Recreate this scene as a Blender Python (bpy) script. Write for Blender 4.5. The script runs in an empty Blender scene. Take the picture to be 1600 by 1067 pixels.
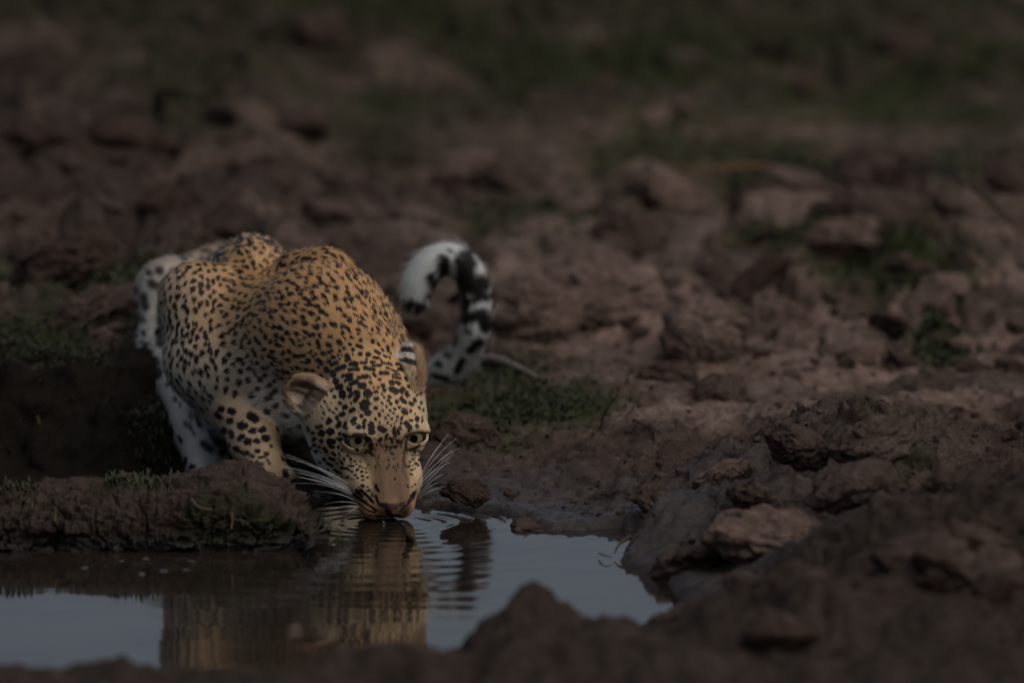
import bpy, math, random
import numpy as np
from mathutils import Vector

random.seed(7)
rng = np.random.default_rng(7)
sc = bpy.context.scene
COL = sc.collection

# ------------------------------------------------------------------ camera, sky, sun, exposure
PITCH = math.radians(8.0)
DIST = 400.0 * 1.6 / 36.0                      # distance at which 1 photo pixel is 1 mm
FWD = np.array([0, math.cos(PITCH), -math.sin(PITCH)])
UPV = np.array([0, math.sin(PITCH), math.cos(PITCH)])
RGT = np.array([1.0, 0, 0])


def ray(px, py):
    return FWD + RGT * ((px - 800) / 1600 * 36 / 400) + UPV * ((533.5 - py) / 1600 * 36 / 400)


CAM = np.array([-0.2, 0, 0]) - DIST * ray(600, 815)

cam_data = bpy.data.cameras.new("camera")
cam_data.lens = 400
cam_data.sensor_width = 36
cam_data.clip_start = 0.5
cam_data.clip_end = 3000
cam_data.dof.use_dof = True
cam_data.dof.focus_distance = DIST + 0.07
cam_data.dof.aperture_fstop = 2.5
cam = bpy.data.objects.new("camera", cam_data)
COL.objects.link(cam)
cam.location = CAM
cam.rotation_euler = (math.pi / 2 - PITCH, 0, 0)
sc.camera = cam

SUN_EL, SUN_AZ = math.radians(52), math.radians(125)
world = bpy.data.worlds.new("World")
sc.world = world
world.use_nodes = True
wn = world.node_tree.nodes
bg = wn["Background"]
sky = wn.new("ShaderNodeTexSky")
sky.sky_type = 'NISHITA'
sky.sun_disc = False
sky.sun_elevation = SUN_EL
sky.sun_rotation = SUN_AZ
sky.air_density = 1.0
sky.dust_density = 4.0
sky.ozone_density = 1.0
hs = wn.new("ShaderNodeHueSaturation")
hs.inputs["Saturation"].default_value = 0.72
world.node_tree.links.new(sky.outputs[0], hs.inputs["Color"])
world.node_tree.links.new(hs.outputs[0], bg.inputs[0])
bg.inputs[1].default_value = 0.058

sun_data = bpy.data.lights.new("sun", 'SUN')
sun_data.energy = 1.0
sun_data.angle = math.radians(100)
sun_data.color = (1.0, 0.93, 0.84)
sun = bpy.data.objects.new("sun", sun_data)
COL.objects.link(sun)
sun_dir = Vector((math.sin(SUN_AZ) * math.cos(SUN_EL), math.cos(SUN_AZ) * math.cos(SUN_EL), math.sin(SUN_EL)))
sun.rotation_euler = sun_dir.to_track_quat('Z', 'Y').to_euler()
sun.location = (0, 0, 8)

sc.view_settings.view_transform = 'Standard'
sc.view_settings.look = 'None'
sc.view_settings.gamma = 1
sc.view_settings.exposure = 0.42
sc.view_settings.use_curve_mapping = False
sc.render.engine = 'CYCLES'
sc.cycles.use_denoising = True
sc.cycles.max_bounces = 6
sc.cycles_curves.shape = 'RIBBONS'


def at(px, py, Y):
    """The point of the vertical plane y = Y seen at a pixel of the photograph."""
    r = ray(px, py)
    return CAM + r * ((Y - CAM[1]) / r[1])


def on_level(px, py, z=0.0):
    r = ray(px, py)
    return CAM + r * ((z - CAM[2]) / r[2])


def to_px(p):
    d = p - CAM
    t = d @ FWD
    return 800 + (d @ RGT) / t * 400 / 36 * 1600, 533.5 - (d @ UPV) / t * 400 / 36 * 1600


# ------------------------------------------------------------------ numpy helpers
def norm(v):
    return v / np.maximum(np.linalg.norm(v, axis=-1, keepdims=True), 1e-12)


def hash3(ix, iy, iz, seed):
    h = (ix * 374761393 + iy * 668265263 + iz * 2147483647 + seed * 1274126177) & 0xFFFFFFFF
    h = ((h ^ (h >> 13)) * 1274126177) & 0xFFFFFFFF
    h = ((h ^ (h >> 16)) * 2246822519) & 0xFFFFFFFF
    return ((h ^ (h >> 15)) & 0xFFFF) / 65535.0


def vnoise(p, seed=0):
    i = np.floor(p).astype(np.int64)
    f = p - i
    f = f * f * f * (f * (f * 6 - 15) + 10)
    out = 0
    for dx in (0, 1):
        wx = f[:, 0] if dx else 1 - f[:, 0]
        for dy in (0, 1):
            wy = f[:, 1] if dy else 1 - f[:, 1]
            for dz in (0, 1):
                wz = f[:, 2] if dz else 1 - f[:, 2]
                out = out + wx * wy * wz * hash3(i[:, 0] + dx, i[:, 1] + dy, i[:, 2] + dz, seed)
    return out * 2 - 1


def fbm(p, freq, octs, seed=0, gain=0.5, ridged=False):
    s, a, t = 0, 1.0, 0
    for o in range(octs):
        n = vnoise(p * freq * (2.03 ** o) + 17.3 * o, seed + o)
        if ridged:
            n = 1 - 2 * np.abs(n)
        s = s + a * n
        t += a
        a *= gain
    return s / t


def hash1(v, seed):
    return np.modf(np.abs(np.sin(v * 91.7 + seed * 12.9898) * 43758.5453))[0]


def worley(p, freq, seed=0, dims=2, vec=False):
    """F1, F2 and the random value of the nearest cell, in cell units."""
    q = p * freq
    i = np.floor(q).astype(np.int64)
    f1 = np.full(len(q), 9.0)
    f2 = np.full(len(q), 9.0)
    rv = np.zeros(len(q))
    ox, oy = np.zeros(len(q)), np.zeros(len(q))
    zr = (0,) if dims == 2 else (-1, 0, 1)
    for dx in (-1, 0, 1):
        for dy in (-1, 0, 1):
            for dz in zr:
                cx, cy = i[:, 0] + dx, i[:, 1] + dy
                cz = i[:, 2] + dz if dims == 3 else np.zeros_like(cx)
                vx, vy = q[:, 0] - cx - hash3(cx, cy, cz, seed), q[:, 1] - cy - hash3(cx, cy, cz, seed + 1)
                d = vx ** 2 + vy ** 2
                if dims == 3:
                    d = d + (cz + hash3(cx, cy, cz, seed + 2) - q[:, 2]) ** 2
                r = hash3(cx, cy, cz, seed + 3)
                c = d < f1
                f2 = np.where(c, f1, np.minimum(f2, d))
                rv = np.where(c, r, rv)
                if vec:
                    ox, oy = np.where(c, vx, ox), np.where(c, vy, oy)
                f1 = np.where(c, d, f1)
    if vec:
        return np.sqrt(f1), np.sqrt(f2), rv, ox, oy
    return np.sqrt(f1), np.sqrt(f2), rv


def sstep(a, b, x):
    t = np.clip((x - a) / (b - a), 0, 1)
    return t * t * (3 - 2 * t)


def mesh_from(name, verts, faces, smooth=True):
    """faces: (n,3) or (n,4) int array."""
    me = bpy.data.meshes.new(name)
    verts = np.asarray(verts, np.float32)
    faces = np.asarray(faces, np.int32)
    n, k = faces.shape
    me.vertices.add(len(verts))
    me.vertices.foreach_set("co", verts.ravel())
    me.loops.add(n * k)
    me.loops.foreach_set("vertex_index", faces.ravel())
    me.polygons.add(n)
    me.polygons.foreach_set("loop_start", np.arange(0, n * k, k, dtype=np.int32))
    me.polygons.foreach_set("use_smooth", np.full(n, smooth))
    me.update(calc_edges=True)
    me.validate()
    return me


def add_obj(name, data, mat=None, parent=None, **props):
    o = bpy.data.objects.new(name, data)
    COL.objects.link(o)
    if mat is not None and len(data.materials) == 0:
        data.materials.append(mat)
    if parent is not None:
        o.parent = parent
    for k, v in props.items():
        o[k] = v
    return o


def set_attr(me, name, typ, dom, arr):
    a = me.attributes.new(name, typ, dom)
    key = {'FLOAT_COLOR': 'color', 'FLOAT_VECTOR': 'vector', 'FLOAT': 'value'}[typ]
    a.data.foreach_set(key, np.asarray(arr, np.float32).ravel())


def grid_faces(nu, nv, close_u=False):
    i = np.arange(nu if close_u else nu - 1)
    j = np.arange(nv - 1)
    I, J = np.meshgrid(i, j, indexing='ij')
    I2 = (I + 1) % nu
    return np.stack([I * nv + J, I2 * nv + J, I2 * nv + J + 1, I * nv + J + 1], -1).reshape(-1, 4)


def tube(points, radii, seg=8):
    """A tapered closed tube through points."""
    P = np.asarray(points, float)
    R = np.asarray(radii, float)
    n = len(P)
    T = norm(np.gradient(P, axis=0))
    ref = np.array([0.13, 0.31, 0.94])
    A = norm(np.cross(T, ref))
    B = np.cross(T, A)
    ang = np.linspace(0, 2 * math.pi, seg, endpoint=False)
    V = P[:, None, :] + R[:, None, None] * (np.cos(ang)[None, :, None] * A[:, None, :] + np.sin(ang)[None, :, None] * B[:, None, :])
    V = V.reshape(-1, 3)
    F = []
    for i in range(n - 1):
        for j in range(seg):
            k = (j + 1) % seg
            F.append((i * seg + j, i * seg + k, (i + 1) * seg + k, (i + 1) * seg + j))
    return V, np.array(F)


def bezier(pts, n):
    P = np.asarray(pts, float)
    t = np.linspace(0, 1, n)[:, None]
    if len(P) == 3:
        return (1 - t) ** 2 * P[0] + 2 * t * (1 - t) * P[1] + t * t * P[2]
    if len(P) == 2:
        return (1 - t) * P[0] + t * P[1]
    # Catmull-Rom through the points
    out = []
    m = len(P) - 1
    for s in np.linspace(0, m - 1e-6, n):
        i = int(s)
        u = s - i
        p0, p1, p2, p3 = P[max(i - 1, 0)], P[i], P[i + 1], P[min(i + 2, m)]
        out.append(0.5 * (2 * p1 + (p2 - p0) * u + (2 * p0 - 5 * p1 + 4 * p2 - p3) * u * u + (3 * p1 - p0 - 3 * p2 + p3) * u ** 3))
    return np.array(out)


# ------------------------------------------------------------------ materials
def new_mat(name):
    m = bpy.data.materials.new(name)
    m.use_nodes = True
    nt = m.node_tree
    return m, nt, nt.nodes["Principled BSDF"]


def N(nt, typ, **kw):
    n = nt.nodes.new(typ)
    for k, v in kw.items():
        if k.startswith("in_"):
            n.inputs[k[3:].replace("_", " ")].default_value = v
        else:
            setattr(n, k, v)
    return n


def noise_node(nt, scale, detail=6, rough=0.6, vec=None):
    n = N(nt, "ShaderNodeTexNoise")
    n.inputs["Scale"].default_value = scale
    n.inputs["Detail"].default_value = detail
    n.inputs["Roughness"].default_value = rough
    if vec is None:
        vec = N(nt, "ShaderNodeNewGeometry").outputs["Position"]
    nt.links.new(vec, n.inputs["Vector"])
    return n


def ramp(nt, fac, stops):
    r = N(nt, "ShaderNodeValToRGB")
    e = r.color_ramp.elements
    while len(e) > 1:
        e.remove(e[-1])
    e[0].position, e[0].color = stops[0][0], (*stops[0][1], 1)
    for p, c in stops[1:]:
        x = e.new(p)
        x.color = (*c, 1)
    nt.links.new(fac, r.inputs[0])
    return r


def mix_col(nt, fac, a, b, blend='MIX'):
    m = N(nt, "ShaderNodeMix", data_type='RGBA', blend_type=blend)
    for sock, v in ((m.inputs[0], fac), (m.inputs[6], a), (m.inputs[7], b)):
        if isinstance(v, (int, float)):
            sock.default_value = v
        elif isinstance(v, tuple):
            sock.default_value = (*v, 1)
        else:
            nt.links.new(v, sock)
    return m.outputs[2]


def mud_material(name, tint=(1, 1, 1), use_attr=True):
    m, nt, b = new_mat(name)
    L = nt.links
    big = noise_node(nt, 5.0, 5, 0.6)
    mid = noise_node(nt, 38.0, 8, 0.68)
    fine = noise_node(nt, 260.0, 6, 0.7)
    t = lambda c: tuple(x * y for x, y in zip(c, tint))
    c1 = ramp(nt, mid.outputs[0], [(0.30, t((0.020, 0.0138, 0.0112))), (0.5, t((0.052, 0.0375, 0.0315))), (0.72, t((0.122, 0.096, 0.085)))])
    c2 = ramp(nt, big.outputs[0], [(0.3, t((0.035, 0.0235, 0.0190))), (0.55, t((0.064, 0.047, 0.040))), (0.7, t((0.093, 0.074, 0.066)))])
    c = mix_col(nt, 0.5, c1.outputs[0], c2.outputs[0])
    f = ramp(nt, fine.outputs[0], [(0.3, (0.6, 0.6, 0.6)), (0.7, (1.35, 1.33, 1.3))])
    c = mix_col(nt, 1.0, c, f.outputs[0], 'MULTIPLY')
    if use_attr:
        at_ = N(nt, "ShaderNodeAttribute", attribute_name="soil")
        sep = N(nt, "ShaderNodeSeparateColor")
        L.new(at_.outputs["Color"], sep.inputs[0])
        wetc = mix_col(nt, 1.0, c, (0.50, 0.50, 0.52), 'MULTIPLY')
        c = mix_col(nt, sep.outputs[0], c, wetc)
        gn = noise_node(nt, 60.0, 6, 0.7)
        gcol = ramp(nt, gn.outputs[0], [(0.3, (0.011, 0.013, 0.006)), (0.6, (0.032, 0.037, 0.015)), (0.8, (0.066, 0.062, 0.028))])
        c = mix_col(nt, sep.outputs[1], c, gcol.outputs[0])
        pale = mix_col(nt, 1.0, c, (3.2, 3.05, 3.0), 'MULTIPLY')
        c = mix_col(nt, sep.outputs[2], c, pale)
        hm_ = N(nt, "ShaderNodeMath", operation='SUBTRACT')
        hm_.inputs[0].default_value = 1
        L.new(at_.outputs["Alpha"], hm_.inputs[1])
        black = mix_col(nt, .12, (0.012, 0.0088, 0.0075), gcol.outputs[0])  # near-black for the painted pit shade and the other alpha darkening
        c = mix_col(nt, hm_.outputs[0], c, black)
        rr = N(nt, "ShaderNodeMapRange")
        rr.inputs[3].default_value = 0.85
        rr.inputs[4].default_value = 0.24
        L.new(sep.outputs[0], rr.inputs[0])
        L.new(rr.outputs[0], b.inputs["Roughness"])
    else:
        b.inputs["Roughness"].default_value = 0.85
    L.new(c, b.inputs["Base Color"])
    b.inputs["Specular IOR Level"].default_value = 0.08
    if use_attr:
        sm_ = N(nt, "ShaderNodeMapRange")
        sm_.inputs[3].default_value = 0.05
        sm_.inputs[4].default_value = 0.42
        L.new(sep.outputs[0], sm_.inputs[0])
        L.new(sm_.outputs[0], b.inputs["Specular IOR Level"])
    bp1 = N(nt, "ShaderNodeBump")
    bp1.inputs["Strength"].default_value = 0.9
    bp1.inputs["Distance"].default_value = 0.012
    L.new(mid.outputs[0], bp1.inputs["Height"])
    bp2 = N(nt, "ShaderNodeBump")
    bp2.inputs["Strength"].default_value = 0.7
    bp2.inputs["Distance"].default_value = 0.003
    L.new(fine.outputs[0], bp2.inputs["Height"])
    L.new(bp1.outputs[0], bp2.inputs["Normal"])
    L.new(bp2.outputs[0], b.inputs["Normal"])
    return m


def plain_material(name, col, rough=0.7, var=0.35, scale=60, spec=0.12):
    m, nt, b = new_mat(name)
    n = noise_node(nt, scale, 5, 0.6)
    r = ramp(nt, n.outputs[0], [(0.3, tuple(c * (1 - var) for c in col)), (0.7, tuple(min(1, c * (1 + var)) for c in col))])
    nt.links.new(r.outputs[0], b.inputs["Base Color"])
    b.inputs["Roughness"].default_value = rough
    b.inputs["Specular IOR Level"].default_value = spec
    return m


MUD = mud_material("mud")
CLOD = mud_material("clod_mud", (1.1, 1.07, 1.06), use_attr=False)
GRASS = plain_material("grass_blades", (0.026, 0.031, 0.015), 0.6, 0.5, 25)
STRAW = plain_material("straw", (0.20, 0.15, 0.085), 0.7, 0.3, 80)
BARK = plain_material("dark_bark", (0.035, 0.027, 0.022), 0.75, 0.5, 120)
PALEWOOD = plain_material("weathered_wood", (0.13, 0.11, 0.095), 0.8, 0.3, 60)

# ------------------------------------------------------------------ ground
SHORE_PX = [(-400, 846), (-100, 850), (0, 850), (150, 850), (300, 850), (400, 850), (455, 848), (480, 830), (478, 800), (520, 790), (600, 787),
            (665, 796), (700, 800), (790, 808), (800, 822), (840, 834), (880, 833), (960, 831), (1012, 838), (1000, 852), (950, 864), (938, 880),
            (985, 894), (1015, 906), (1042, 940), (1010, 962), (950, 990), (850, 1005), (720, 1010), (660, 1018), (610, 1036), (520, 1046), (400, 1044),
            (250, 1046), (120, 1060), (0, 1078), (-400, 1090)]
SHORE = np.array([on_level(*p)[:2] for p in SHORE_PX])


def shore_sd(x, y):
    """Signed distance to the waterline, positive on land."""
    d = np.full(x.shape, 1e9)
    inside = np.zeros(x.shape, bool)
    n = len(SHORE)
    for i in range(n):
        a, b = SHORE[i], SHORE[(i + 1) % n]
        e = b - a
        wx, wy = x - a[0], y - a[1]
        t = np.clip((wx * e[0] + wy * e[1]) / (e @ e), 0, 1)
        d = np.minimum(d, (wx - e[0] * t) ** 2 + (wy - e[1] * t) ** 2)
        c = ((a[1] <= y) & (b[1] > y)) | ((b[1] <= y) & (a[1] > y))
        xi = a[0] + (y - a[1]) / (b[1] - a[1] if abs(b[1] - a[1]) > 1e-9 else 1e-9) * e[0]
        inside ^= c & (x < xi)
    d = np.sqrt(d)
    return np.where(inside, -d, d)


def gauss(x, y, cx, cy, sx, sy, h):
    return h * np.exp(-((x - cx) / sx) ** 2 - ((y - cy) / sy) ** 2)


DARKPIT = [(-.70, .62, .40, .34, 1.0), (-.50, .35, .14, .5, 1.0)]  # shade of the pit and hollow, painted into the ground colour
GREEN = [(300, 20, 1.0, 1.0, .8), (900, 10, 1.0, 1.0, .8), (1400, 30, .8, 1.0, .8), (150, 110, .6, .5, .75), (620, 90, .5, .5, .7), (60, 640, .12, .2, .9), (180, 600, .14, .2, .9), (250, 690, .06, .1, .6),
      # px, py of the centre on the ground, half sizes in metres (x, y), strength
    (850, 650, 0.16, 0.22, 1.0), (740, 660, 0.10, 0.25, .8), (1400, 490, 0.16, 0.30, 1.0), (1230, 465, 0.10, 0.2, .8), (820, 430, 0.12, 0.2, .7),
    (1060, 350, 0.18, 0.4, .7), (1220, 375, 0.14, 0.35, .9), (300, 280, 0.25, 0.5, .6), (120, 560, 0.22, 0.12, .8), (1470, 570, 0.05, 0.2, .8),
    (820, 240, 0.12, 0.4, .8), (400, 190, 0.4, 0.6, .6), (1150, 200, 0.35, 0.5, .8), (700, 120, 0.5, 0.6, .7), (200, 60, 0.6, 0.7, .8),
    (1100, 40, 0.7, 0.7, .9), (1480, 120, 0.3, 0.6, .8), (560, 40, 0.5, 0.7, .8), (290, 380, 0.08, 0.15, .5), (1385, 790, 0.09, 0.14, .6),
    (80, 150, .3, .6, .7), (980, 130, .3, .4, .6), (1510, 370, .12, .3, .6), (230, 750, .05, .05, .8), (20, 755, .06, .06, .6), (760, 600, .10, .2, .8)]
GREEN_W = [(*on_level(px, py, 0.04)[:2], sx, sy, s) for px, py, sx, sy, s in GREEN]


def ground_z(x, y):
    shp = x.shape
    x, y = x.ravel(), y.ravel()
    sd = shore_sd(x, y)
    P = np.stack([x, y, np.zeros_like(x)], 1)
    warp = 0.03 * np.stack([vnoise(P * 6, 40), vnoise(P * 6, 41), 0 * x], 1)
    near = np.exp(-((y - 0.0) / 1.6) ** 2)
    ragged = 0.012 * fbm(P, 28, 3, 3) + 0.006 * vnoise(P * 90, 9)
    s = sd + ragged
    land = sstep(-0.02, 0.05, s)
    z = -0.045 + 0.052 * land
    z = z + 0.045 * sstep(0.05, 0.7, s)
    far = sstep(1.2, 3.0, y)
    z = z + 0.10 * far + 0.02 * np.maximum(y - 3, 0) * (y < 12) + 0.18 * (y >= 12)
    # pit behind the left ledge with its steep back wall
    pit = sstep(-0.34, -0.46, x) * sstep(-0.15, 0.0, y)
    wall = sstep(0.60, 0.86, y + 0.10 * fbm(P, 5, 3, 71) + .05 * fbm(P, 16, 3, 72))
    z = z * (1 - pit) + pit * ((-0.012 + 0.165 * wall * (1 + .35 * fbm(P, 7, 3, 73))) + 0.08 * far)
    # right hand mound, spit and foreground ridges
    m = gauss(x, y, .49, .12, .15, .19, .082) + gauss(x, y, .40, -.02, .15, .18, .055) + gauss(x, y, .63, .04, .14, .22, .050)
    m = m + gauss(x, y, .22, -.25, .055, .08, .060) + gauss(x, y, .31, -.27, .06, .10, .045) + gauss(x, y, .41, -.30, .075, .11, .075)
    m = m + gauss(x, y, .95, -.80, .33, .34, .155) + gauss(x, y, .55, -.85, .2, .3, .075) + gauss(x, y, 1.35, -.2, .4, .5, .16)
    m = m + gauss(x, y, .03, -1.42, .085, .10, .078) + gauss(x, y, .15, -1.46, .06, .08, .045) + gauss(x, y, .09, -1.7, .1, .1, .05) + gauss(x, y, .42, -1.35, .14, .2, .04)
    m = m + gauss(x, y, -.35, -1.78, .5, .12, .03) + gauss(x, y, .6, -1.5, .4, .3, .06)
    m = m + gauss(x, y, .18, .14, .05, .05, .03)
    z = z + m * sstep(-0.01, 0.06, s)
    # roughness: lumps, clods, fine crumbs
    amp = sstep(0.0, 0.25, s)
    lump = fbm(P + warp, 9, 4, 5)
    z = z + amp * 0.028 * lump
    far2 = sstep(1.0, 1.7, y) * sstep(12, 8, y)
    for fr, sd_, ht in ((6.5, 21, .055), (12.0, 25, .036)):
        Pw = P + warp * 1.2
        f1, f2, rv, ox, oy = worley(Pw, fr, sd_, vec=True)
        r2, r3 = hash1(rv, 3), hash1(rv, 7)
        slab = sstep(0, .22, f2 - f1) * (.30 + .9 * r2 + 1.5 * (r3 - .5) * ox + 1.5 * (r2 - .35) * oy)
        z = z + far2 * ht * (slab - .35) * (.55 + .45 * vnoise(P * 1.3, 77))
    f1, f2, rv = worley(P + warp, 11.0, 21)
    clod = (f2 - f1).clip(0, .5)
    z = z + amp * .3 * (1 - far2) * (0.055 * (clod - .12) * (0.4 + rv))
    fg = sstep(-.75, -1.15, y) * sstep(-6, -3, y)
    z = z + amp * fg * (.046 * fbm(P + warp, 6.5, 3, 171) + .018 * fbm(P + warp, 15, 2, 172, .5))
    g1, g2, gv = worley(P + warp * .6, 34.0, 22)
    mound = np.clip(m / .06, 0, 1)
    fine = (0.35 + 0.65 * mound) * amp
    z = z + fine * 0.016 * ((g2 - g1).clip(0, .4) - .1) * (0.3 + gv)
    z = z + fine * 0.007 * fbm(P, 70, 3, 11, .6, ridged=True) * (np.abs(y) < 2.2)
    z = z + 0.0035 * fbm(P, 45, 3, 12) * land
    # rough, torn surface of the near mud
    nr = np.exp(-(y / 1.3) ** 2) * sstep(.0, .25, x) + .35 * np.exp(-(y / 1.0) ** 2)
    nr = nr * amp
    P2 = P + .03 * np.stack([vnoise(P * 14, 140), vnoise(P * 14, 141), 0 * x], 1)
    z = z + nr * (.026 * fbm(P2, 11, 3, 131, .5) + .011 * fbm(P2, 29, 3, 132, .5, ridged=True) + .005 * fbm(P2, 85, 2, 133, .5, ridged=True))
    z = z + sstep(.0, .05, s) * np.exp(-((y + .26) / .20) ** 2) * sstep(.05, .16, x) * (.016 * fbm(P2, 22, 3, 181, .55, ridged=True) + .006 * fbm(P2, 60, 2, 182, .5, ridged=True))
    # slumped wet mud by the shore
    z = z + sstep(0, .05, s) * sstep(.3, .12, s) * 0.006 * fbm(P * np.array([1, .6, 1]), 40, 4, 31, .6, ridged=True)
    return z.reshape(shp), s.reshape(shp)


def axis_lines(segs):
    out = [segs[0][0]]
    for a, b, h0, h1 in segs:
        t = a
        while t < b - 1e-6:
            k = (t - a) / (b - a)
            t = min(b, t + h0 + (h1 - h0) * k)
            out.append(t)
    return np.array(out)


gx_r = axis_lines([(0, 1.0, .0052, .0052), (1.0, 2.0, .012, .06), (2, 12, .1, 1.5), (12, 600, 4, 90)])
gx = np.concatenate([-gx_r[:0:-1], gx_r])
gy = axis_lines([(-400, -20, 60, 3), (-20, -2.2, 1.5, .06), (-2.2, -1.0, .014, .010), (-1.0, 1.3, .0048, .006), (1.3, 8.0, .008, .02), (8, 20, .08, .8), (20, 900, 3, 110)])
GX, GY = np.meshgrid(gx, gy, indexing='ij')
GZ, GS = ground_z(GX, GY)
gP = np.stack([GX.ravel(), GY.ravel(), GZ.ravel()], 1)
shift = (np.exp(-(gP[:, 1] / 1.6) ** 2) * sstep(.03, .12, GS.ravel()))[:, None]
gQ = gP * np.array([1, 1, 1.5])
gS = shift * np.stack([.010 * vnoise(gQ * 24, 150) + .007 * vnoise(gQ * 60, 152), .010 * vnoise(gQ * 24, 151) + .007 * vnoise(gQ * 60, 153), 0 * gP[:, 0]], 1)
green = np.zeros(GX.size)
gnoise = fbm(gP * np.array([1, 1, 0]), 7, 4, 51)
for cx, cy, sx, sy, s_ in GREEN_W:
    green = np.maximum(green, s_ * sstep(1.25, .6, np.hypot((gP[:, 0] - cx) / sx, (gP[:, 1] - cy) / sy) - .45 * gnoise))
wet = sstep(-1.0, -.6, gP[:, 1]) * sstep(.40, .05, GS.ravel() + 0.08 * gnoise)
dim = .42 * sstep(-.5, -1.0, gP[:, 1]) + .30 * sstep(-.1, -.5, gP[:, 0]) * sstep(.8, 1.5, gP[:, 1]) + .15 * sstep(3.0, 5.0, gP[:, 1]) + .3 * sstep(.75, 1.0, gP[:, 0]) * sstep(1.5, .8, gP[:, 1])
mott = sstep(-.25, .35, fbm(gP * np.array([1, .55, 0]), 3.2, 4, 58))
green = np.maximum(green, (.15 + .8 * mott) * sstep(2.4, 4.2, gP[:, 1] + 1.6 * fbm(gP * np.array([1, .5, 0]), 1.6, 4, 57)))
paleness = sstep(-.1, .30, fbm(gP, 4.5, 3, 61)) * sstep(.3, 1.2, gP[:, 1]) * sstep(4.2, 2.2, gP[:, 1]) * sstep(-.25, .1, gP[:, 0])
cellv = worley(gP + .036 * np.stack([vnoise(gP * np.array([6, 6, 0]), 40), vnoise(gP * np.array([6, 6, 0]), 41), 0 * gP[:, 0]], 1), 6.5, 21)[2]
paleness = np.clip(paleness * (.25 + 1.1 * cellv), 0, 1)
for px_, py_, sx_, sy_ in ((900, 500, .22, .9), (1080, 560, .3, .7), (1250, 540, .2, .6), (1000, 640, .35, .22), (1350, 300, .2, .6), (1050, 300, .2, .4)):
    cw = on_level(px_, py_, .06)
    paleness = np.maximum(paleness, (.25 + .75 * cellv) * sstep(1.3, .5, np.hypot((gP[:, 0] - cw[0]) / sx_, (gP[:, 1] - cw[1]) / sy_) - .5 * gnoise))
paleness = np.maximum(paleness, .55 * cellv * sstep(.55, .8, cellv) * sstep(1.3, 2.0, gP[:, 1]))
paleness *= 1 - green
pit_shade = np.zeros(GX.size)
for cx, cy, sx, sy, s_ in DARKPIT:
    pit_shade = np.maximum(pit_shade, s_ * sstep(1.2, .75, np.hypot((gP[:, 0] - cx) / sx, (gP[:, 1] - cy) / sy) - .4 * gnoise))
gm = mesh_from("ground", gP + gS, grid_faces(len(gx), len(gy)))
set_attr(gm, "soil", 'FLOAT_COLOR', 'POINT', np.stack([wet, green, paleness, 1 - np.clip(np.maximum(pit_shade, dim), 0, 1)], 1))  # alpha: painted pit shade and regional darkening of the mud
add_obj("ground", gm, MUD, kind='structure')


def height_at(x, y):
    z, _ = ground_z(np.array([float(x)]), np.array([float(y)]))
    return float(z[0])


def heights(x, y):
    return ground_z(np.asarray(x, float), np.asarray(y, float))[0]


# ------------------------------------------------------------------ water
wx = axis_lines([(-1.6, 1.0, .007, .007)])
wy = axis_lines([(-2.4, .30, .007, .004)])
WX, WY = np.meshgrid(wx, wy, indexing='ij')
r = np.hypot(WX - (-.195), (WY + .01))
wP = np.stack([WX.ravel(), WY.ravel(), 0 * WX.ravel()], 1)
rn = fbm(wP * np.array([.6, 1, 1]), 7, 3, 93).reshape(r.shape)
ph = 2 * math.pi * (r / (0.030 + 0.035 * np.clip(r, 0, 1.2)) + .55 * rn)
amp = 0.00075 * np.exp(-r / .55) * sstep(0.02, .08, r) * (0.55 + .45 * np.sin(3 * np.arctan2(WY + .01, WX + .195) + 1)) * (.7 + .9 * np.roll(rn, 60, 0))
side = sstep(-.55, -.15, WX)
WZ = amp * np.sin(ph) * (0.25 + .75 * side) + 0.0004 * fbm(wP * np.array([.45, 1, 1]), 9, 3, 90).reshape(WX.shape)
wm = mesh_from("water", np.stack([WX.ravel(), WY.ravel(), WZ.ravel()], 1), grid_faces(len(wx), len(wy)))
m_w, nt, b = new_mat("muddy_water")
nn = noise_node(nt, 6, 4, .6)
rc = ramp(nt, nn.outputs[0], [(.35, (.012, .009, .007)), (.7, (.022, .016, .012))])
nt.links.new(rc.outputs[0], b.inputs["Base Color"])
b.inputs["Roughness"].default_value = 0.05
b.inputs["IOR"].default_value = 1.33
b.inputs["Specular IOR Level"].default_value = 0.36
add_obj("water", wm, m_w, kind='structure')
# ------------------------------------------------------------------ leopard: head frame
YAW, HPITCH = math.radians(23), math.radians(46)
_FH = np.array([math.sin(YAW), -math.cos(YAW), 0])
HF = _FH * math.cos(HPITCH) - np.array([0, 0, math.sin(HPITCH)])
HU = _FH * math.sin(HPITCH) + np.array([0, 0, math.cos(HPITCH)])
HX = np.array([math.cos(YAW), math.sin(YAW), 0])
HROT = np.stack([HX, HF, HU])                  # rows: local axes in the world
HO = at(604, 691, .025)


def hd(x, f, u):
    return HO + HX * x + HF * f + HU * u


VIEW = norm(CAM - HO)                          # the leopard looks at the camera
PRIMS = []                                     # kind, geometry, blend, tags


def cone(a, b, ra, rb, k=.03, **t):
    PRIMS.append(('cone', np.asarray(a, float), np.asarray(b, float), ra, rb, k, t))


def ell(c, r, rot=None, k=.03, **t):
    PRIMS.append(('ell', np.asarray(c, float), np.asarray(r, float), np.eye(3) if rot is None else rot, None, k, t))


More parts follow.
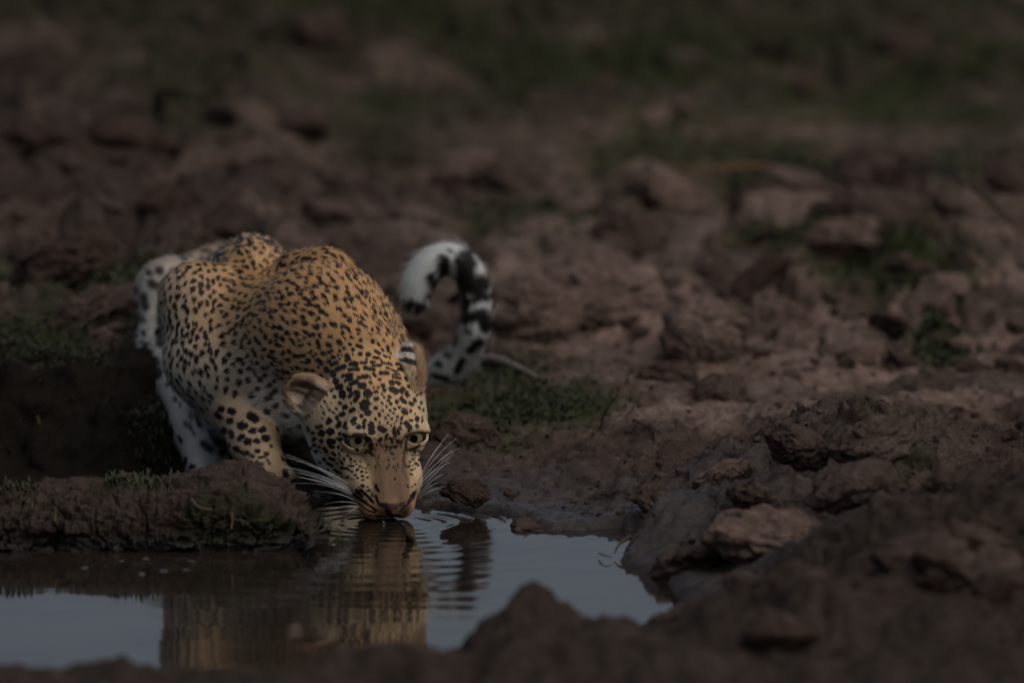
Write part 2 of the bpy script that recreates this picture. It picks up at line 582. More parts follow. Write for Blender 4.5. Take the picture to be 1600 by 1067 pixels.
def sd_prim(p, P):
    if P[0] == 'cone':
        a, b, r1, r2 = P[1:5]
        ba = b - a
        l2 = ba @ ba
        rr = r1 - r2
        a2 = l2 - rr * rr
        il2 = 1 / l2
        pa = p - a
        y = pa @ ba
        z = y - l2
        xv = pa * l2 - y[:, None] * ba
        x2 = (xv * xv).sum(1)
        y2, z2 = y * y * l2, z * z * l2
        k = np.sign(rr) * rr * rr * x2
        d3 = (np.sqrt(np.maximum(x2 * a2 * il2, 0)) + y * rr) * il2 - r1
        d1 = np.sqrt(x2 + z2) * il2 - r2
        d2 = np.sqrt(x2 + y2) * il2 - r1
        return np.where(np.sign(z) * a2 * z2 > k, d1, np.where(np.sign(y) * a2 * y2 < k, d2, d3))
    c, r, rot = P[1:4]
    q = (p - c) @ rot.T
    k0 = np.linalg.norm(q / r, axis=1)
    k1 = np.linalg.norm(q / (r * r), axis=1)
    return k0 * (k0 - 1) / np.maximum(k1, 1e-9)


def prim_box(P):
    if P[0] == 'cone':
        return np.minimum(P[1] - P[3], P[2] - P[4]), np.maximum(P[1] + P[3], P[2] + P[4])
    m = P[2].max()
    return P[1] - m, P[1] + m


# trunk
cone(at(578, 598, .18), at(505, 520, .32), .078, .105, .06, len=.0085, part='neck')
cone(at(505, 520, .32), at(425, 556, .46), .100, .125, .05, len=.009, part='body')
cone(at(425, 556, .46), at(385, 492, .95), .128, .112, .05, len=.009, part='body')
ell(at(372, 480, 1.08), (.112, .15, .112), None, .05, len=.010, part='body')
ell(at(386, 448, .60), (.080, .14, .070), None, .035, len=.010, part='body')
ell(at(396, 408, .56), (.040, .10, .040), None, .04, len=.009, part='body')
# shoulders: the two blades stand up beside the spine
cone(at(462, 424, .44), at(508, 432, .41), .034, .040, .026, len=.0085, part='body')
cone(at(508, 432, .41), at(558, 545, .37), .040, .070, .035, len=.0085, part='body')
cone(at(558, 545, .37), at(590, 650, .42), .068, .040, .045, len=.0085, part='body')
cone(at(356, 444, .48), at(304, 466, .45), .032, .050, .026, len=.0085, part='side')
cone(at(304, 466, .45), at(328, 560, .42), .052, .072, .035, len=.0085, part='side')
cone(at(328, 560, .42), at(352, 612, .45), .066, .044, .03, len=.009, part='side')
# brisket
ell(at(450, 628, .36), (.060, .09, .062), None, .035, len=.012, white=.75, part='chest')
cone(at(490, 640, .28), at(440, 590, .42), .050, .075, .04, len=.011, white=.7, part='chest')
ell(at(400, 610, .70), (.10, .28, .07), None, .05, len=.018, white=.9, part='chest')
# right foreleg
cone(at(360, 614, .45), at(396, 690, .27), .045, .037, .025, len=.007, part='foreleg')
cone(at(396, 690, .27), at(416, 728, .20), .038, .034, .02, len=.006, part='foreleg')
for tx, ty, tY in ((392, 744, .165), (411, 750, .145), (431, 750, .145), (447, 743, .165)):
    cone(at(414, 730, .20), at(tx, ty, tY), .026, .017, .012, len=.005, part='foreleg')
# left foreleg, behind the head
cone(at(590, 650, .42), at(590, 705, .26), .044, .036, .03, len=.007, part='foreleg')
cone(at(590, 705, .26), at(592, 748, .18), .037, .033, .02, len=.006, part='foreleg')
for k in range(4):
    cone(at(592, 748, .18), at(572 + 14 * k, 760, .145), .024, .016, .012, len=.005, part='foreleg')
# hind legs folded
cone(at(306, 484, 1.06), at(266, 460, .96), .085, .050, .04, len=.012, white=.6, part='thigh')
cone(at(266, 456, .96), at(262, 548, .84), .050, .043, .04, len=.013, white=.7, part='thigh')
cone(at(266, 546, .84), at(312, 668, .64), .048, .042, .04, len=.012, white=.85, part='thigh')
cone(at(313, 668, .64), at(326, 738, .54), .040, .036, .03, len=.010, white=.85, part='thigh')
for k in range(4):
    cone(at(324, 738, .54), at(302 + 15 * k, 752, .48), .026, .017, .012, len=.006, white=.85, part='thigh')
cone(at(480, 500, 1.06), at(530, 580, .86), .09, .05, .05, len=.012, part='thigh')
cone(at(530, 580, .86), at(530, 640, .86), .048, .036, .04, len=.012, part='thigh')
cone(at(530, 640, .86), at(540, 655, .70), .036, .030, .03, len=.010, part='thigh')
# tail
TAIL = [(400, 455, 1.20), (430, 520, 1.34), (500, 588, 1.30), (590, 612, 1.20), (650, 612, 1.12), (690, 586, 1.06), (722, 556, 1.03),
        (741, 518, 1.0), (744, 475, 1.0), (736, 434, 1.0), (712, 408, 1.0), (680, 411, 1.0), (657, 436, 1.0), (648, 470, 1.0)]
TAILW = np.array([at(*p) for p in TAIL])
TR = [.045, .034, .031, .029, .027, .0245, .0215, .0205, .0200, .0205, .0210, .0230, .0230, .018]
TC = bezier(TAILW, 40)
TCR = np.interp(np.linspace(0, 1, 40), np.linspace(0, 1, len(TR)), TR)
for i in range(39):
    cone(TC[i], TC[i + 1], TCR[i], TCR[i + 1] + (1e-5 if TCR[i] == TCR[i + 1] else 0), .008, len=.016, part='tail')
# head
HK = .020
hl = dict(part='head', len=.005)
ell(hd(0, -.084, -.003), (.065, .092, .057), HROT, HK, **hl)
ell(hd(0, -.034, .010), (.055, .052, .037), HROT, HK, **hl)
for s in (-1, 1):
    ell(hd(s * .046, -.010, .019), (.024, .024, .011), HROT, .022, **hl)
    ell(hd(s * .040, .022, -.046), (.025, .048, .026), HROT, .018, **hl)
    ell(hd(s * .058, -.054, -.036), (.032, .055, .042), HROT, .022, **hl)
    ell(hd(s * .068, -.092, -.050), (.030, .045, .050), HROT, .025, part='head', len=.010)
    ell(hd(s * .0225, .060, -.066), (.0265, .037, .026), HROT, .014, **hl)
    cone(hd(s * .013, .000, -.008), hd(s * .014, .084, -.046), .025, .0165, .012, **hl)
    cone(hd(s * .012, .040, -.090), hd(s * .040, -.050, -.080), .026, .045, .02, **hl)
    ell(hd(s * .049, -.008, .0), (.0235, .0222, .0195), HROT, .012, **hl)
ell(hd(0, .086, -.052), (.022, .016, .015), HROT, .008, **hl)
ell(hd(0, .052, -.098), (.024, .032, .017), HROT, .012, **hl)
ell(hd(0, -.07, -.07), (.06, .08, .05), HROT, .03, **hl)
N_HEAD0 = next(i for i, p in enumerate(PRIMS) if p[6]['part'] == 'head')

# ears: a cupped shell, its opening turned outward and forward
EARS = []


def ear(base, tip, face, width, depth):
    base, tip = np.asarray(base), np.asarray(tip)
    up = norm(tip - base)
    f = np.asarray(face, float)
    f = norm(f - up * (f @ up))
    sx = np.cross(f, up)
    L = np.linalg.norm(tip - base)
    EARS.append((base, np.stack([sx, f, up]), L, width, depth))


ear(at(520, 640, .070), at(452, 604, .085), np.array([-.22, -.95, -.05]), .034, .020)
ear(at(640, 620, .125), at(640, 541, .150), np.array([.84, .30, .1]), .040, .028)


def sd_ear(p, E):
    base, R, L, w, dp = E
    q = (p - base) @ R.T
    c = np.array([0, 0, L * .36])
    r = np.array([w, dp, L * .66])

    def e(qq, rr):
        k0 = np.linalg.norm(qq / rr, axis=1)
        k1 = np.linalg.norm(qq / (rr * rr), axis=1)
        return k0 * (k0 - 1) / np.maximum(k1, 1e-9)
    o = e(q - c, r)
    i = e(q - c - np.array([0, dp * .80, L * .03]), r * np.array([.86, 1.12, .90]))
    return np.maximum(o, -i)


EYES = [hd(-.049, -.008, .000), hd(.049, -.008, .000)]
EYE_R = .0195


def eye_frame(i):
    s = -1 if i == 0 else 1
    z = norm(VIEW * .75 + HF * .25 * .3 + HU * .18 + HX * s * .12)
    x = norm(HX * 1.0 + HU * (.20 * s) - z * ((HX + HU * .20 * s) @ z))
    return x, np.cross(z, x), z


EYEF = [eye_frame(0), eye_frame(1)]


def almond(p, i):
    x, y, z = EYEF[i]
    q = p - EYES[i]
    a, b, c = q @ x, q @ y, q @ z
    hw, hh = .0225, .0122
    R = (hw * hw + hh * hh) / (2 * hh)
    R2 = 2.1 * R
    top = np.hypot(a + .004 * (1 if i else -1), b + (R2 - hh * .44)) - R2
    bot = np.hypot(a, b - (R - hh)) - R
    return np.maximum(np.maximum(top, bot), -(c - .004))


def smin(a, b, k):
    h = np.maximum(k - np.abs(a - b), 0) / k
    return np.minimum(a, b) - h * h * k * .25


def smax(a, b, k):
    return -smin(-a, -b, k)


INSET = .0055


def carve(p, d):
    """The finer cuts of the face."""
    for i in (0, 1):
        d = smax(d, -almond(p, i), .004)
    q = (p - HO) @ HROT.T
    # mouth line and the groove under the nose
    m = np.abs(q[:, 2] + .086 + .10 * np.abs(q[:, 0])) - .0016
    m = np.maximum(m, .050 - q[:, 1])
    d = smax(d, -np.maximum(m, -(d + .010)), .005)
    g = np.hypot(q[:, 0] / .8, (q[:, 1] - .098) / 1.0) - .0042
    g = np.maximum(g, np.abs(q[:, 2] + .072) - .014)
    d = smax(d, -g, .004)
    for s in (-1, 1):
        n = np.sqrt(((q[:, 0] - s * .0135) / 1.2) ** 2 + ((q[:, 1] - .099)) ** 2 + ((q[:, 2] + .0565)) ** 2) - .0052
        d = smax(d, -n, .004)
    return d


def sdf(p):
    body = np.full(len(p), 1.0)
    head = np.full(len(p), 1.0)
    for i, P in enumerate(PRIMS):
        lo, hi = prim_box(P)
        k = P[5]
        m = np.all((p > lo - k - .04) & (p < hi + k + .04), axis=1)
        if not m.any():
            continue
        d = sd_prim(p[m], P)
        if P[6]['part'] == 'head':
            head[m] = smin(head[m], d, k)
        else:
            body[m] = smin(body[m], d + INSET * .6, k)
    d = smin(body, head + .0015, .035)
    near = np.linalg.norm(p - HO, axis=1) < .22
    if near.any():
        q = p[near]
        dn = d[near]
        for E in EARS:
            dn = smin(dn, sd_ear(q, E), .010)
        d[near] = carve(q, dn)
    return d


def surface_nets(lo, hi, h):
    n = np.ceil((hi - lo) / h).astype(int) + 1
    ax = [lo[i] + h * np.arange(n[i]) for i in range(3)]
    F = np.full(n, 1.0, np.float32)
    # coarse pass marks blocks near the surface
    B = 8
    nb = (n + B - 1) // B
    I = np.stack(np.meshgrid(*[np.arange(k) for k in nb], indexing='ij'), -1).reshape(-1, 3)
    cen = lo + h * (I * B + B / 2)
    dc = np.full(len(cen), 1.0)
    for P in PRIMS:
        dc = np.minimum(dc, sd_prim(cen, P))
    for E in EARS:
        dc = np.minimum(dc, np.linalg.norm(cen - E[0] - E[1][2] * E[2] * .4, axis=1) - E[2] * .8)
    reach = h * B * .9 + .03
    F_sign_in = dc < -reach
    for b in I[F_sign_in]:
        s = [slice(b[k] * B, min((b[k] + 1) * B, n[k])) for k in range(3)]
        F[s[0], s[1], s[2]] = -1
    act = I[np.abs(dc) <= reach]
    o = np.stack(np.meshgrid(*[np.arange(B)] * 3, indexing='ij'), -1).reshape(-1, 3)
    for c in range(0, len(act), 3000):
        idx = (act[c:c + 3000, None, :] * B + o[None]).reshape(-1, 3)
        idx = idx[np.all(idx < n, axis=1)]
        F[idx[:, 0], idx[:, 1], idx[:, 2]] = sdf(lo + h * idx)
    # vertices: mean of the edge crossings of each mixed cell
    S = F < 0
    c8 = [S[i:n[0] - 1 + i, j:n[1] - 1 + j, k:n[2] - 1 + k] for i in (0, 1) for j in (0, 1) for k in (0, 1)]
    cnt = sum(c.astype(np.int8) for c in c8)
    cells = np.argwhere((cnt > 0) & (cnt < 8))
    vid = np.full(np.array(n) - 1, -1, np.int64)
    vid[cells[:, 0], cells[:, 1], cells[:, 2]] = np.arange(len(cells))
    corners = np.array([(i, j, k) for i in (0, 1) for j in (0, 1) for k in (0, 1)])
    edges = [(a, b) for a in range(8) for b in range(a + 1, 8) if np.abs(corners[a] - corners[b]).sum() == 1]
    fv = np.stack([F[cells[:, 0] + c[0], cells[:, 1] + c[1], cells[:, 2] + c[2]] for c in corners], 1)
    acc = np.zeros((len(cells), 3))
    w = np.zeros(len(cells))
    for a, b in edges:
        m = (fv[:, a] < 0) != (fv[:, b] < 0)
        t = fv[:, a] / np.where(m, fv[:, a] - fv[:, b], 1)
        acc += np.where(m[:, None], corners[a] + t[:, None] * (corners[b] - corners[a]), 0)
        w += m
    V = lo + h * (cells + acc / w[:, None])
    faces = []
    for axis in range(3):
        sl0 = [slice(None)] * 3
        sl1 = [slice(None)] * 3
        sl0[axis], sl1[axis] = slice(0, -1), slice(1, None)
        d0, d1 = S[tuple(sl0)], S[tuple(sl1)]
        e = np.argwhere(d0 != d1)
        u, v = (axis + 1) % 3, (axis + 2) % 3
        e = e[(e[:, u] > 0) & (e[:, v] > 0) & (e[:, u] < n[u] - 1) & (e[:, v] < n[v] - 1)]
        flip = d0[e[:, 0], e[:, 1], e[:, 2]]
        def g(du, dv):
            q = e.copy()
            q[:, u] -= du
            q[:, v] -= dv
            return vid[q[:, 0], q[:, 1], q[:, 2]]
        q = np.stack([g(1, 1), g(0, 1), g(0, 0), g(1, 0)], 1)
        q[~flip] = q[~flip][:, ::-1]
        faces.append(q)
    faces = np.concatenate(faces)
    faces = faces[(faces >= 0).all(1)]
    return V, faces


def grad(p, e=.0008):
    g = np.empty_like(p)
    for i in range(3):
        o = np.zeros(3)
        o[i] = e
        g[:, i] = sdf(p + o) - sdf(p - o)
    return norm(g)


boxes = [prim_box(P) for P in PRIMS]
LO = np.min([b[0] for b in boxes], 0) - .03
HI = np.max([b[1] for b in boxes], 0) + .03
SV, SF = surface_nets(LO, HI, .0045)
# one skin: keep the largest island, refine the head, settle on the surface
tri = np.concatenate([SF[:, [0, 1, 2]], SF[:, [0, 2, 3]]])
headness = np.linalg.norm(SV - hd(0, -.02, -.03), axis=1) < .165


def subdivide(V, T, sel):
    """Split the selected triangles in four, their neighbours to fit."""
    e = np.sort(np.concatenate([T[:, [0, 1]], T[:, [1, 2]], T[:, [2, 0]]]), 1)
    nT = len(T)
    mark = np.concatenate([sel, sel, sel])
    key = e[:, 0] * (len(V) + 1) + e[:, 1]
    uk, inv = np.unique(key, return_inverse=True)
    um = np.zeros(len(uk), bool)
    np.logical_or.at(um, inv, mark)
    mid = np.full(len(uk), -1)
    mid[um] = len(V) + np.arange(um.sum())
    a, b_ = uk[um] // (len(V) + 1), uk[um] % (len(V) + 1)
    V2 = np.concatenate([V, (V[a] + V[b_]) / 2])
    m = mid[inv].reshape(3, nT).T
    c = (m >= 0).sum(1)
    out = [T[c == 0]]
    t, k = T[c == 3], m[c == 3]
    out += [np.stack([t[:, 0], k[:, 0], k[:, 2]], 1), np.stack([t[:, 1], k[:, 1], k[:, 0]], 1), np.stack([t[:, 2], k[:, 2], k[:, 1]], 1), k]
    for r_ in range(3):
        i0, i1, i2 = r_, (r_ + 1) % 3, (r_ + 2) % 3
        s = (c == 1) & (m[:, i0] >= 0)
        t, k = T[s], m[s]
        out += [np.stack([t[:, i0], k[:, i0], t[:, i2]], 1), np.stack([k[:, i0], t[:, i1], t[:, i2]], 1)]
        s = (c == 2) & (m[:, i0] < 0)
        t, k = T[s], m[s]
        out += [np.stack([t[:, i2], k[:, i2], k[:, i1]], 1), np.stack([t[:, i0], t[:, i1], k[:, i1]], 1), np.stack([t[:, i0], k[:, i1], k[:, i2]], 1)]
    return V2, np.concatenate(out)


for _ in range(2):
    g = grad(SV)
    SV = SV - g * np.clip(sdf(SV), -.003, .003)[:, None]
SV, tri = subdivide(SV, tri, headness[tri].all(1))
hm = np.linalg.norm(SV - hd(0, -.02, -.03), axis=1) < .175
for _ in range(2):
    q = SV[hm]
    SV[hm] = q - grad(q) * np.clip(sdf(q), -.003, .003)[:, None]
face_c = np.linalg.norm(SV - hd(0, .02, -.03), axis=1) < .115
SV, tri = subdivide(SV, tri, face_c[tri].all(1))
hm = np.linalg.norm(SV - hd(0, .02, -.03), axis=1) < .12
for _ in range(2):
    q = SV[hm]
    SV[hm] = q - grad(q) * np.clip(sdf(q), -.002, .002)[:, None]


def vert_normals(V, T):
    n = np.cross(V[T[:, 1]] - V[T[:, 0]], V[T[:, 2]] - V[T[:, 0]])
    out = np.zeros_like(V)
    for i in range(3):
        np.add.at(out, T[:, i], n)
    return norm(out)


SN = vert_normals(SV, tri)

# ------------------------------------------------------------------ coat: region weights, flow, ground colour, spots
PARTS = ['head', 'neck', 'body', 'side', 'chest', 'foreleg', 'thigh', 'tail']


def weights(p):
    D = np.full((len(p), len(PARTS)), 1.0)
    flow = np.zeros((len(p), 3))
    wsum = np.zeros(len(p))
    ln = np.zeros(len(p))
    white = np.zeros(len(p))
    dmin = np.full(len(p), 1.0)
    ds = []
    for P in PRIMS:
        d = np.full(len(p), .5)
        lo, hi = prim_box(P)
        m = np.all((p > lo - .12) & (p < hi + .12), axis=1)
        if m.any():
            d[m] = np.abs(sd_prim(p[m], P)) + np.maximum(-sd_prim(p[m], P) - .012, 0)
        j = PARTS.index(P[6]['part'])
        D[:, j] = np.minimum(D[:, j], d)
        dmin = np.minimum(dmin, d)
        ds.append(d)
    for P, d in zip(PRIMS, ds):
        w = np.exp(-(d - dmin) / .012)
        t = P[6]
        if P[0] == 'cone' and t['part'] != 'head':
            fl = norm(P[2] - P[1])
        else:
            fl = np.array([0, .8, -.3]) if t['part'] != 'head' else None
        if fl is None:
            q = norm(p - hd(0, .085, -.030))
            flow += w[:, None] * q
        else:
            flow += w[:, None] * fl
        wsum += w
        ln += w * t.get('len', .01)
        white += w * t.get('white', 0)
    W = np.exp(-(D - D.min(1, keepdims=True)) / .012)
    W /= W.sum(1, keepdims=True)
    return W, norm(flow), ln / wsum, white / wsum


def tangent(flow, n):
    return norm(flow - n * (flow * n).sum(1, keepdims=True))


def marks(text, ox, oy, s):
    """Rows x1 y1 x2 y2 halfwidth read off an enlargement of the photograph -> photo pixels."""
    a = np.array([float(v) for v in text.split()]).reshape(-1, 5)
    a[:, [0, 2]] = ox + a[:, [0, 2]] / s
    a[:, [1, 3]] = oy + a[:, [1, 3]] / s
    a[:, 4] /= s
    return a


HEAD_MARKS = np.concatenate([
    marks("""200 60 240 45 16 285 80 310 60 15 385 45 390 55 18 470 25 490 90 18 590 70 610 65 22 705 35 720 45 24 640 130 600 150 15 725 140 727 142 14
    535 160 537 165 19 650 205 660 210 19 600 245 605 248 19 800 200 810 205 24 770 105 772 107 15 865 120 867 125 16 945 170 947 175 19 1030 175 1035 180 22
    790 245 830 235 13 830 65 840 68 14 940 85 960 100 16 960 265 1010 262 13 1000 315 1020 330 14 490 310 492 312 14 390 150 410 130 14 430 190 465 165 14
    260 190 330 175 18 200 160 215 190 15""", 430, 530, 7.113),
    marks("""95 20 100 25 17 260 140 300 165 14 210 260 250 255 13 390 100 400 140 14 350 20 352 30 12 330 265 400 285 10 400 265 440 295 9 230 30 232 40 18
    60 80 90 95 15 290 60 300 75 12 240 210 290 215 13 160 225 165 228 11 180 170 190 178 18 350 190 380 205 11 330 120 345 135 11 440 60 445 90 10""", 550, 530, 7.113),
    marks("""690 345 770 310 22 650 375 655 405 24 760 415 850 400 18 790 465 850 440 18 840 500 910 480 20 670 475 680 470 28
    695 545 735 525 22 575 550 577 552 26 570 480 590 480 18 620 580 640 560 14 750 600 755 630 28 825 560 827 562 26 830 640 855 610 18
    905 600 920 620 26 895 680 915 650 22 985 745 1010 720 40 1030 600 1030 612 36 950 525 985 525 30 725 715 727 716 18
    770 760 785 760 22 850 800 875 780 20 735 840 755 830 22 690 875 692 872 20 955 850 957 852 18 1030 820 1032 822 28
    860 910 890 885 20 865 950 895 930 12 595 920 605 905 22 700 965 715 940 22 770 975 785 940 16 475 985 510 965 14 610 1025 622 1025 32
    520 1045 532 1045 25 425 1045 427 1045 12 980 930 1000 900 16 985 960 987 962 14 920 975 930 978 22 660 650 664 650 16
    840 290 910 280 18 820 345 925 340 16 930 430 1020 415 18 505 430 520 420 24 580 335 590 360 24 480 230 484 232 18 520 260 524 270 20
    640 290 690 270 18 420 350 430 360 18 350 360 360 340 22""", 430, 530, 7.113),
    marks("""30 285 40 285 28 120 265 122 266 15 235 300 320 295 13 150 330 240 340 18 315 380 390 385 18 80 430 165 420 18
    455 400 520 400 10 455 430 535 440 12 380 325 410 330 10 440 345 490 370 10 20 490 50 480 20 435 490 450 490 24 480 480 520 500 16
    430 555 495 590 24 560 560 550 590 20 600 600 610 630 18 630 530 655 545 18 545 660 580 705 18 495 695 497 697 18 430 715 432 716 16
    640 715 665 730 16 575 800 590 820 26 555 870 550 890 14 545 930 545 940 12 530 980 532 985 12 600 930 640 980 22 640 900 670 905 10
    720 880 722 895 20 720 960 722 968 18 690 670 692 690 16 650 790 652 810 10 340 520 345 522 22 360 570 362 570 18 265 590 275 590 16
    290 540 295 535 12 520 340 595 350 18 490 285 520 290 14 675 370 680 385 18 590 430 600 455 16 470 985 465 1040 14 510 1005 515 1050 14
    265 665 275 665 20 260 765 265 765 18 210 950 215 1030 28 310 985 355 1010 24 260 880 262 895 12 130 930 130 980 16 350 640 355 650 10
    400 680 410 690 12 330 700 340 720 9 380 740 385 760 9 420 790 425 800 11 340 790 345 800 9 460 820 464 824 10 400 840 405 850 9
    500 860 503 863 12 440 880 445 890 9 370 870 375 880 9 300 830 305 850 12 520 760 523 762 14 470 775 473 777 13 240 390 260 410 14
    300 450 310 455 14 200 480 215 490 12 330 610 335 615 10 410 640 420 650 14 780 780 784 800 9 760 700 765 720 9 740 760 745 770 11""", 550, 530, 7.113),
    marks("""380 95 400 50 24 235 160 290 140 18 530 130 540 100 27 610 155 625 110 20 640 180 650 175 12 705 80 760 40 16 730 115 770 100 13
    295 240 310 240 34 410 215 430 205 36 175 240 185 238 18 185 335 205 310 20 290 340 292 352 24 405 355 435 355 34 545 240 547 250 20
    545 330 555 330 24 500 310 502 312 14 190 405 200 405 22 138 448 145 452 20 210 485 222 485 20 260 430 270 428 16 335 445 358 490 18
    415 420 455 430 17 448 505 480 540 16 528 510 545 545 10 520 420 522 440 14 568 465 575 475 12 410 585 465 600 16 325 595 335 605 18
    375 655 440 690 17 558 630 582 665 14 600 590 602 610 13 500 655 520 657 10 648 550 655 548 14 690 590 692 605 15 565 715 620 725 17
    665 685 735 695 11 640 715 670 750 11 740 632 755 628 11 768 672 775 668 9 822 637 830 633 9 815 695 830 695 11 852 715 860 715 9
    705 768 718 772 12 778 748 792 740 16 838 772 852 768 14 900 732 908 728 10 900 785 915 778 9 935 680 940 675 8 755 815 765 818 12
    845 835 870 832 13 780 860 800 860 11 645 850 658 850 16 703 870 708 875 9 915 852 940 848 11 850 887 880 882 10 733 880 736 882 7
    848 965 865 968 14 468 742 512 775 14 120 190 125 205 14 105 150 112 148 11 590 255 650 300 17 690 640 700 650 8""", 470, 650, 8.89),
    marks("""405 165 430 275 15 455 190 480 245 14 490 145 508 185 10 610 190 612 215 12 310 255 290 315 13 205 345 225 315 17
    343 300 347 320 10 378 340 382 365 14 452 345 460 358 18 508 345 512 358 13 295 430 310 425 12 245 430 255 425 8 345 430 355 428 8
    422 420 428 435 13 370 520 395 525 11 415 875 425 865 9 262 632 266 628 6 540 310 542 322 10 690 500 700 490 14 740 490 750 482 12
    785 495 800 480 13 765 520 780 512 10 620 640 632 636 12 655 600 668 595 9 705 660 715 655 15 762 605 775 615 17 612 700 620 695 12
    645 748 660 742 12 690 732 695 728 8 735 690 745 685 10 800 560 804 556 8 688 580 694 575 8 630 800 655 812 10 590 965 600 985 10
    652 980 658 978 8 690 950 700 948 11 155 990 190 1030 14 62 1030 70 1028 12 700 540 712 536 8 660 550 670 540 8 740 545 748 540 8
    590 700 598 690 8 680 620 686 616 7 790 640 796 630 8 660 690 668 684 8""", 570, 650, 8.89),
    marks("""205 235 228 242 14 300 290 310 300 13 388 235 400 275 16 408 295 415 305 13 140 290 210 370 16 195 285 262 350 16 290 370 340 435 15
    115 345 250 450 15 250 450 400 555 12 390 365 420 450 13 430 462 530 520 17 300 555 375 580 8 165 460 300 560 7
    900 300 862 405 8 862 405 705 550 8 880 220 886 222 10 848 247 853 245 7 793 240 800 255 8 880 320 842 370 15 838 380 800 445 11
    440 458 520 462 6 700 455 780 445 4 520 470 545 560 16""", 540, 730, 8.207),
])
NOSE_MARKS = marks('470 480 620 490 26 620 490 740 475 22 540 530 640 520 26', 540, 730, 8.207)
TEAR_SHADE_MARKS = marks('130 480 170 620 16 170 620 175 720 10 560 480 540 640 14 540 640 530 800 12 560 800 600 900 8', 570, 650, 8.89)  # tear lines, with soft shading painted along the nose bridge sides
EAR_MARKS = marks('470 240 600 240 20 600 240 750 285 32 575 120 760 145 26', 550, 530, 7.113)
HEAD_MARKS[:, 4] *= 1.42
_r = np.random.default_rng(21)
_ex = []
while len(_ex) < 150:
    a_ = np.array([_r.uniform(500, 660), _r.uniform(548, 672)]) if _r.random() < .7 else np.array([_r.uniform(500, 560), _r.uniform(705, 765)])
    if a_[1] > 660 and 535 < a_[0] < 590:
        continue
    dd = np.hypot(HEAD_MARKS[:, [0, 2]].mean(1) - a_[0], HEAD_MARKS[:, [1, 3]].mean(1) - a_[1]) - HEAD_MARKS[:, 4] - .25 * np.hypot(HEAD_MARKS[:, 2] - HEAD_MARKS[:, 0], HEAD_MARKS[:, 3] - HEAD_MARKS[:, 1])
    if dd.min() < 3.6 or (len(_ex) and min(np.hypot(q_[0] - a_[0], q_[1] - a_[1]) for q_ in _ex) < 6.0):
        if _r.random() < .003:
            break
        continue
    dr = norm(a_ - np.array([612., 790.]))
    _ex.append((*(a_ - dr * 1.2), *(a_ + dr * 1.2), _r.uniform(1.1, 2.0)))
for _ in range(60):
    a_ = np.array([_r.uniform(585, 636), 684 + 52 * _r.random() ** 1.4])
    _ex.append((a_[0], a_[1] - 1.2, a_[0] + .3, a_[1] + 1.2, _r.uniform(.7, 1.25)))
for _ in range(16):
    a_ = np.array([_r.uniform(556, 588), _r.uniform(752, 788)])
    _ex.append((a_[0], a_[1], a_[0] + 2.2, a_[1] + 1.2, _r.uniform(.8, 1.5)))
HEAD_MARKS = np.concatenate([HEAD_MARKS, np.array(_ex)])
MOUTH_MARKS = marks("530 545 560 575 34 390 622 520 632 16 540 605 640 622 20 300 610 380 622 9 640 620 700 612 10", 540, 730, 8.207)
EYE_MARKS = marks("""690 330 740 250 20 740 250 880 255 20 880 255 960 330 26 960 330 980 450 34 700 390 780 470 18 780 470 930 490 22 930 480 1000 540 26""", 470, 650, 8.89)
EYE_MARKS2 = marks("""580 340 640 290 14 640 290 760 245 16 760 245 830 240 14 750 260 790 300 16 760 400 680 460 20 680 460 580 470 24
575 340 560 470 16 555 470 540 640 10 535 640 520 760 6""", 570, 650, 8.89)
TAIL_MARKS = marks("""430 190 440 290 42 545 175 565 300 50 590 200 590 260 26 350 285 380 340 30 640 300 655 335 36 560 335 640 365 36 575 425 680 400 22
545 400 560 460 30 560 530 640 500 35 660 500 672 575 32 575 595 585 605 20 520 640 500 680 20 640 660 590 710 32 460 745 470 750 22
405 800 415 802 24 380 865 450 880 24 545 770 510 830 26 235 440 320 470 32 335 395 345 405 24 465 130 467 132 12 380 940 400 942 26""", 580, 360, 3.81)
TAIL_MARKS[:, 4] *= np.where(TAIL_MARKS[:, 1] < 505, 1.08, .82)
THIGH_MARKS = np.concatenate([marks("""250 140 260 150 28 205 230 250 252 30 100 265 100 280 22 150 310 170 390 25 100 365 102 375 20 150 465 155 478 18
265 390 265 480 32 265 540 265 620 36 182 158 190 162 20 235 745 245 755 28 250 810 252 830 30 178 828 184 832 20 195 690 205 692 14
150 555 152 565 15 110 700 115 710 14 95 480 95 490 12 140 620 150 625 12 200 900 210 910 26""", 190, 390, 4.27),
    marks("""240 355 240 385 27 290 410 292 440 24 195 430 195 450 18 260 480 270 510 26 350 560 390 640 34 280 650 330 690 28 412 715 420 725 20
110 340 112 365 14 150 490 154 510 14 180 500 190 530 15 70 300 75 320 16 130 240 132 260 14 210 560 215 580 12""", 260, 560, 4.85)])
LEG_MARKS = marks("""640 440 670 460 35 570 510 590 510 36 480 475 490 475 26 415 385 425 385 26 385 420 420 450 22 495 400 505 405 30 440 540 442 552 22
490 560 500 590 22 555 612 578 588 22 615 630 625 630 31 650 550 662 548 28 720 545 732 540 25 745 605 758 605 30 680 625 690 626 22
465 660 470 660 20 525 682 538 690 20 600 720 612 718 20 685 700 697 702 18 755 720 765 722 18 700 750 750 745 10 560 700 580 712 12
640 735 660 740 14 790 660 796 668 12 545 780 560 800 14 600 790 640 800 12 700 790 730 800 12 770 770 780 800 10""", 260, 560, 4.85)


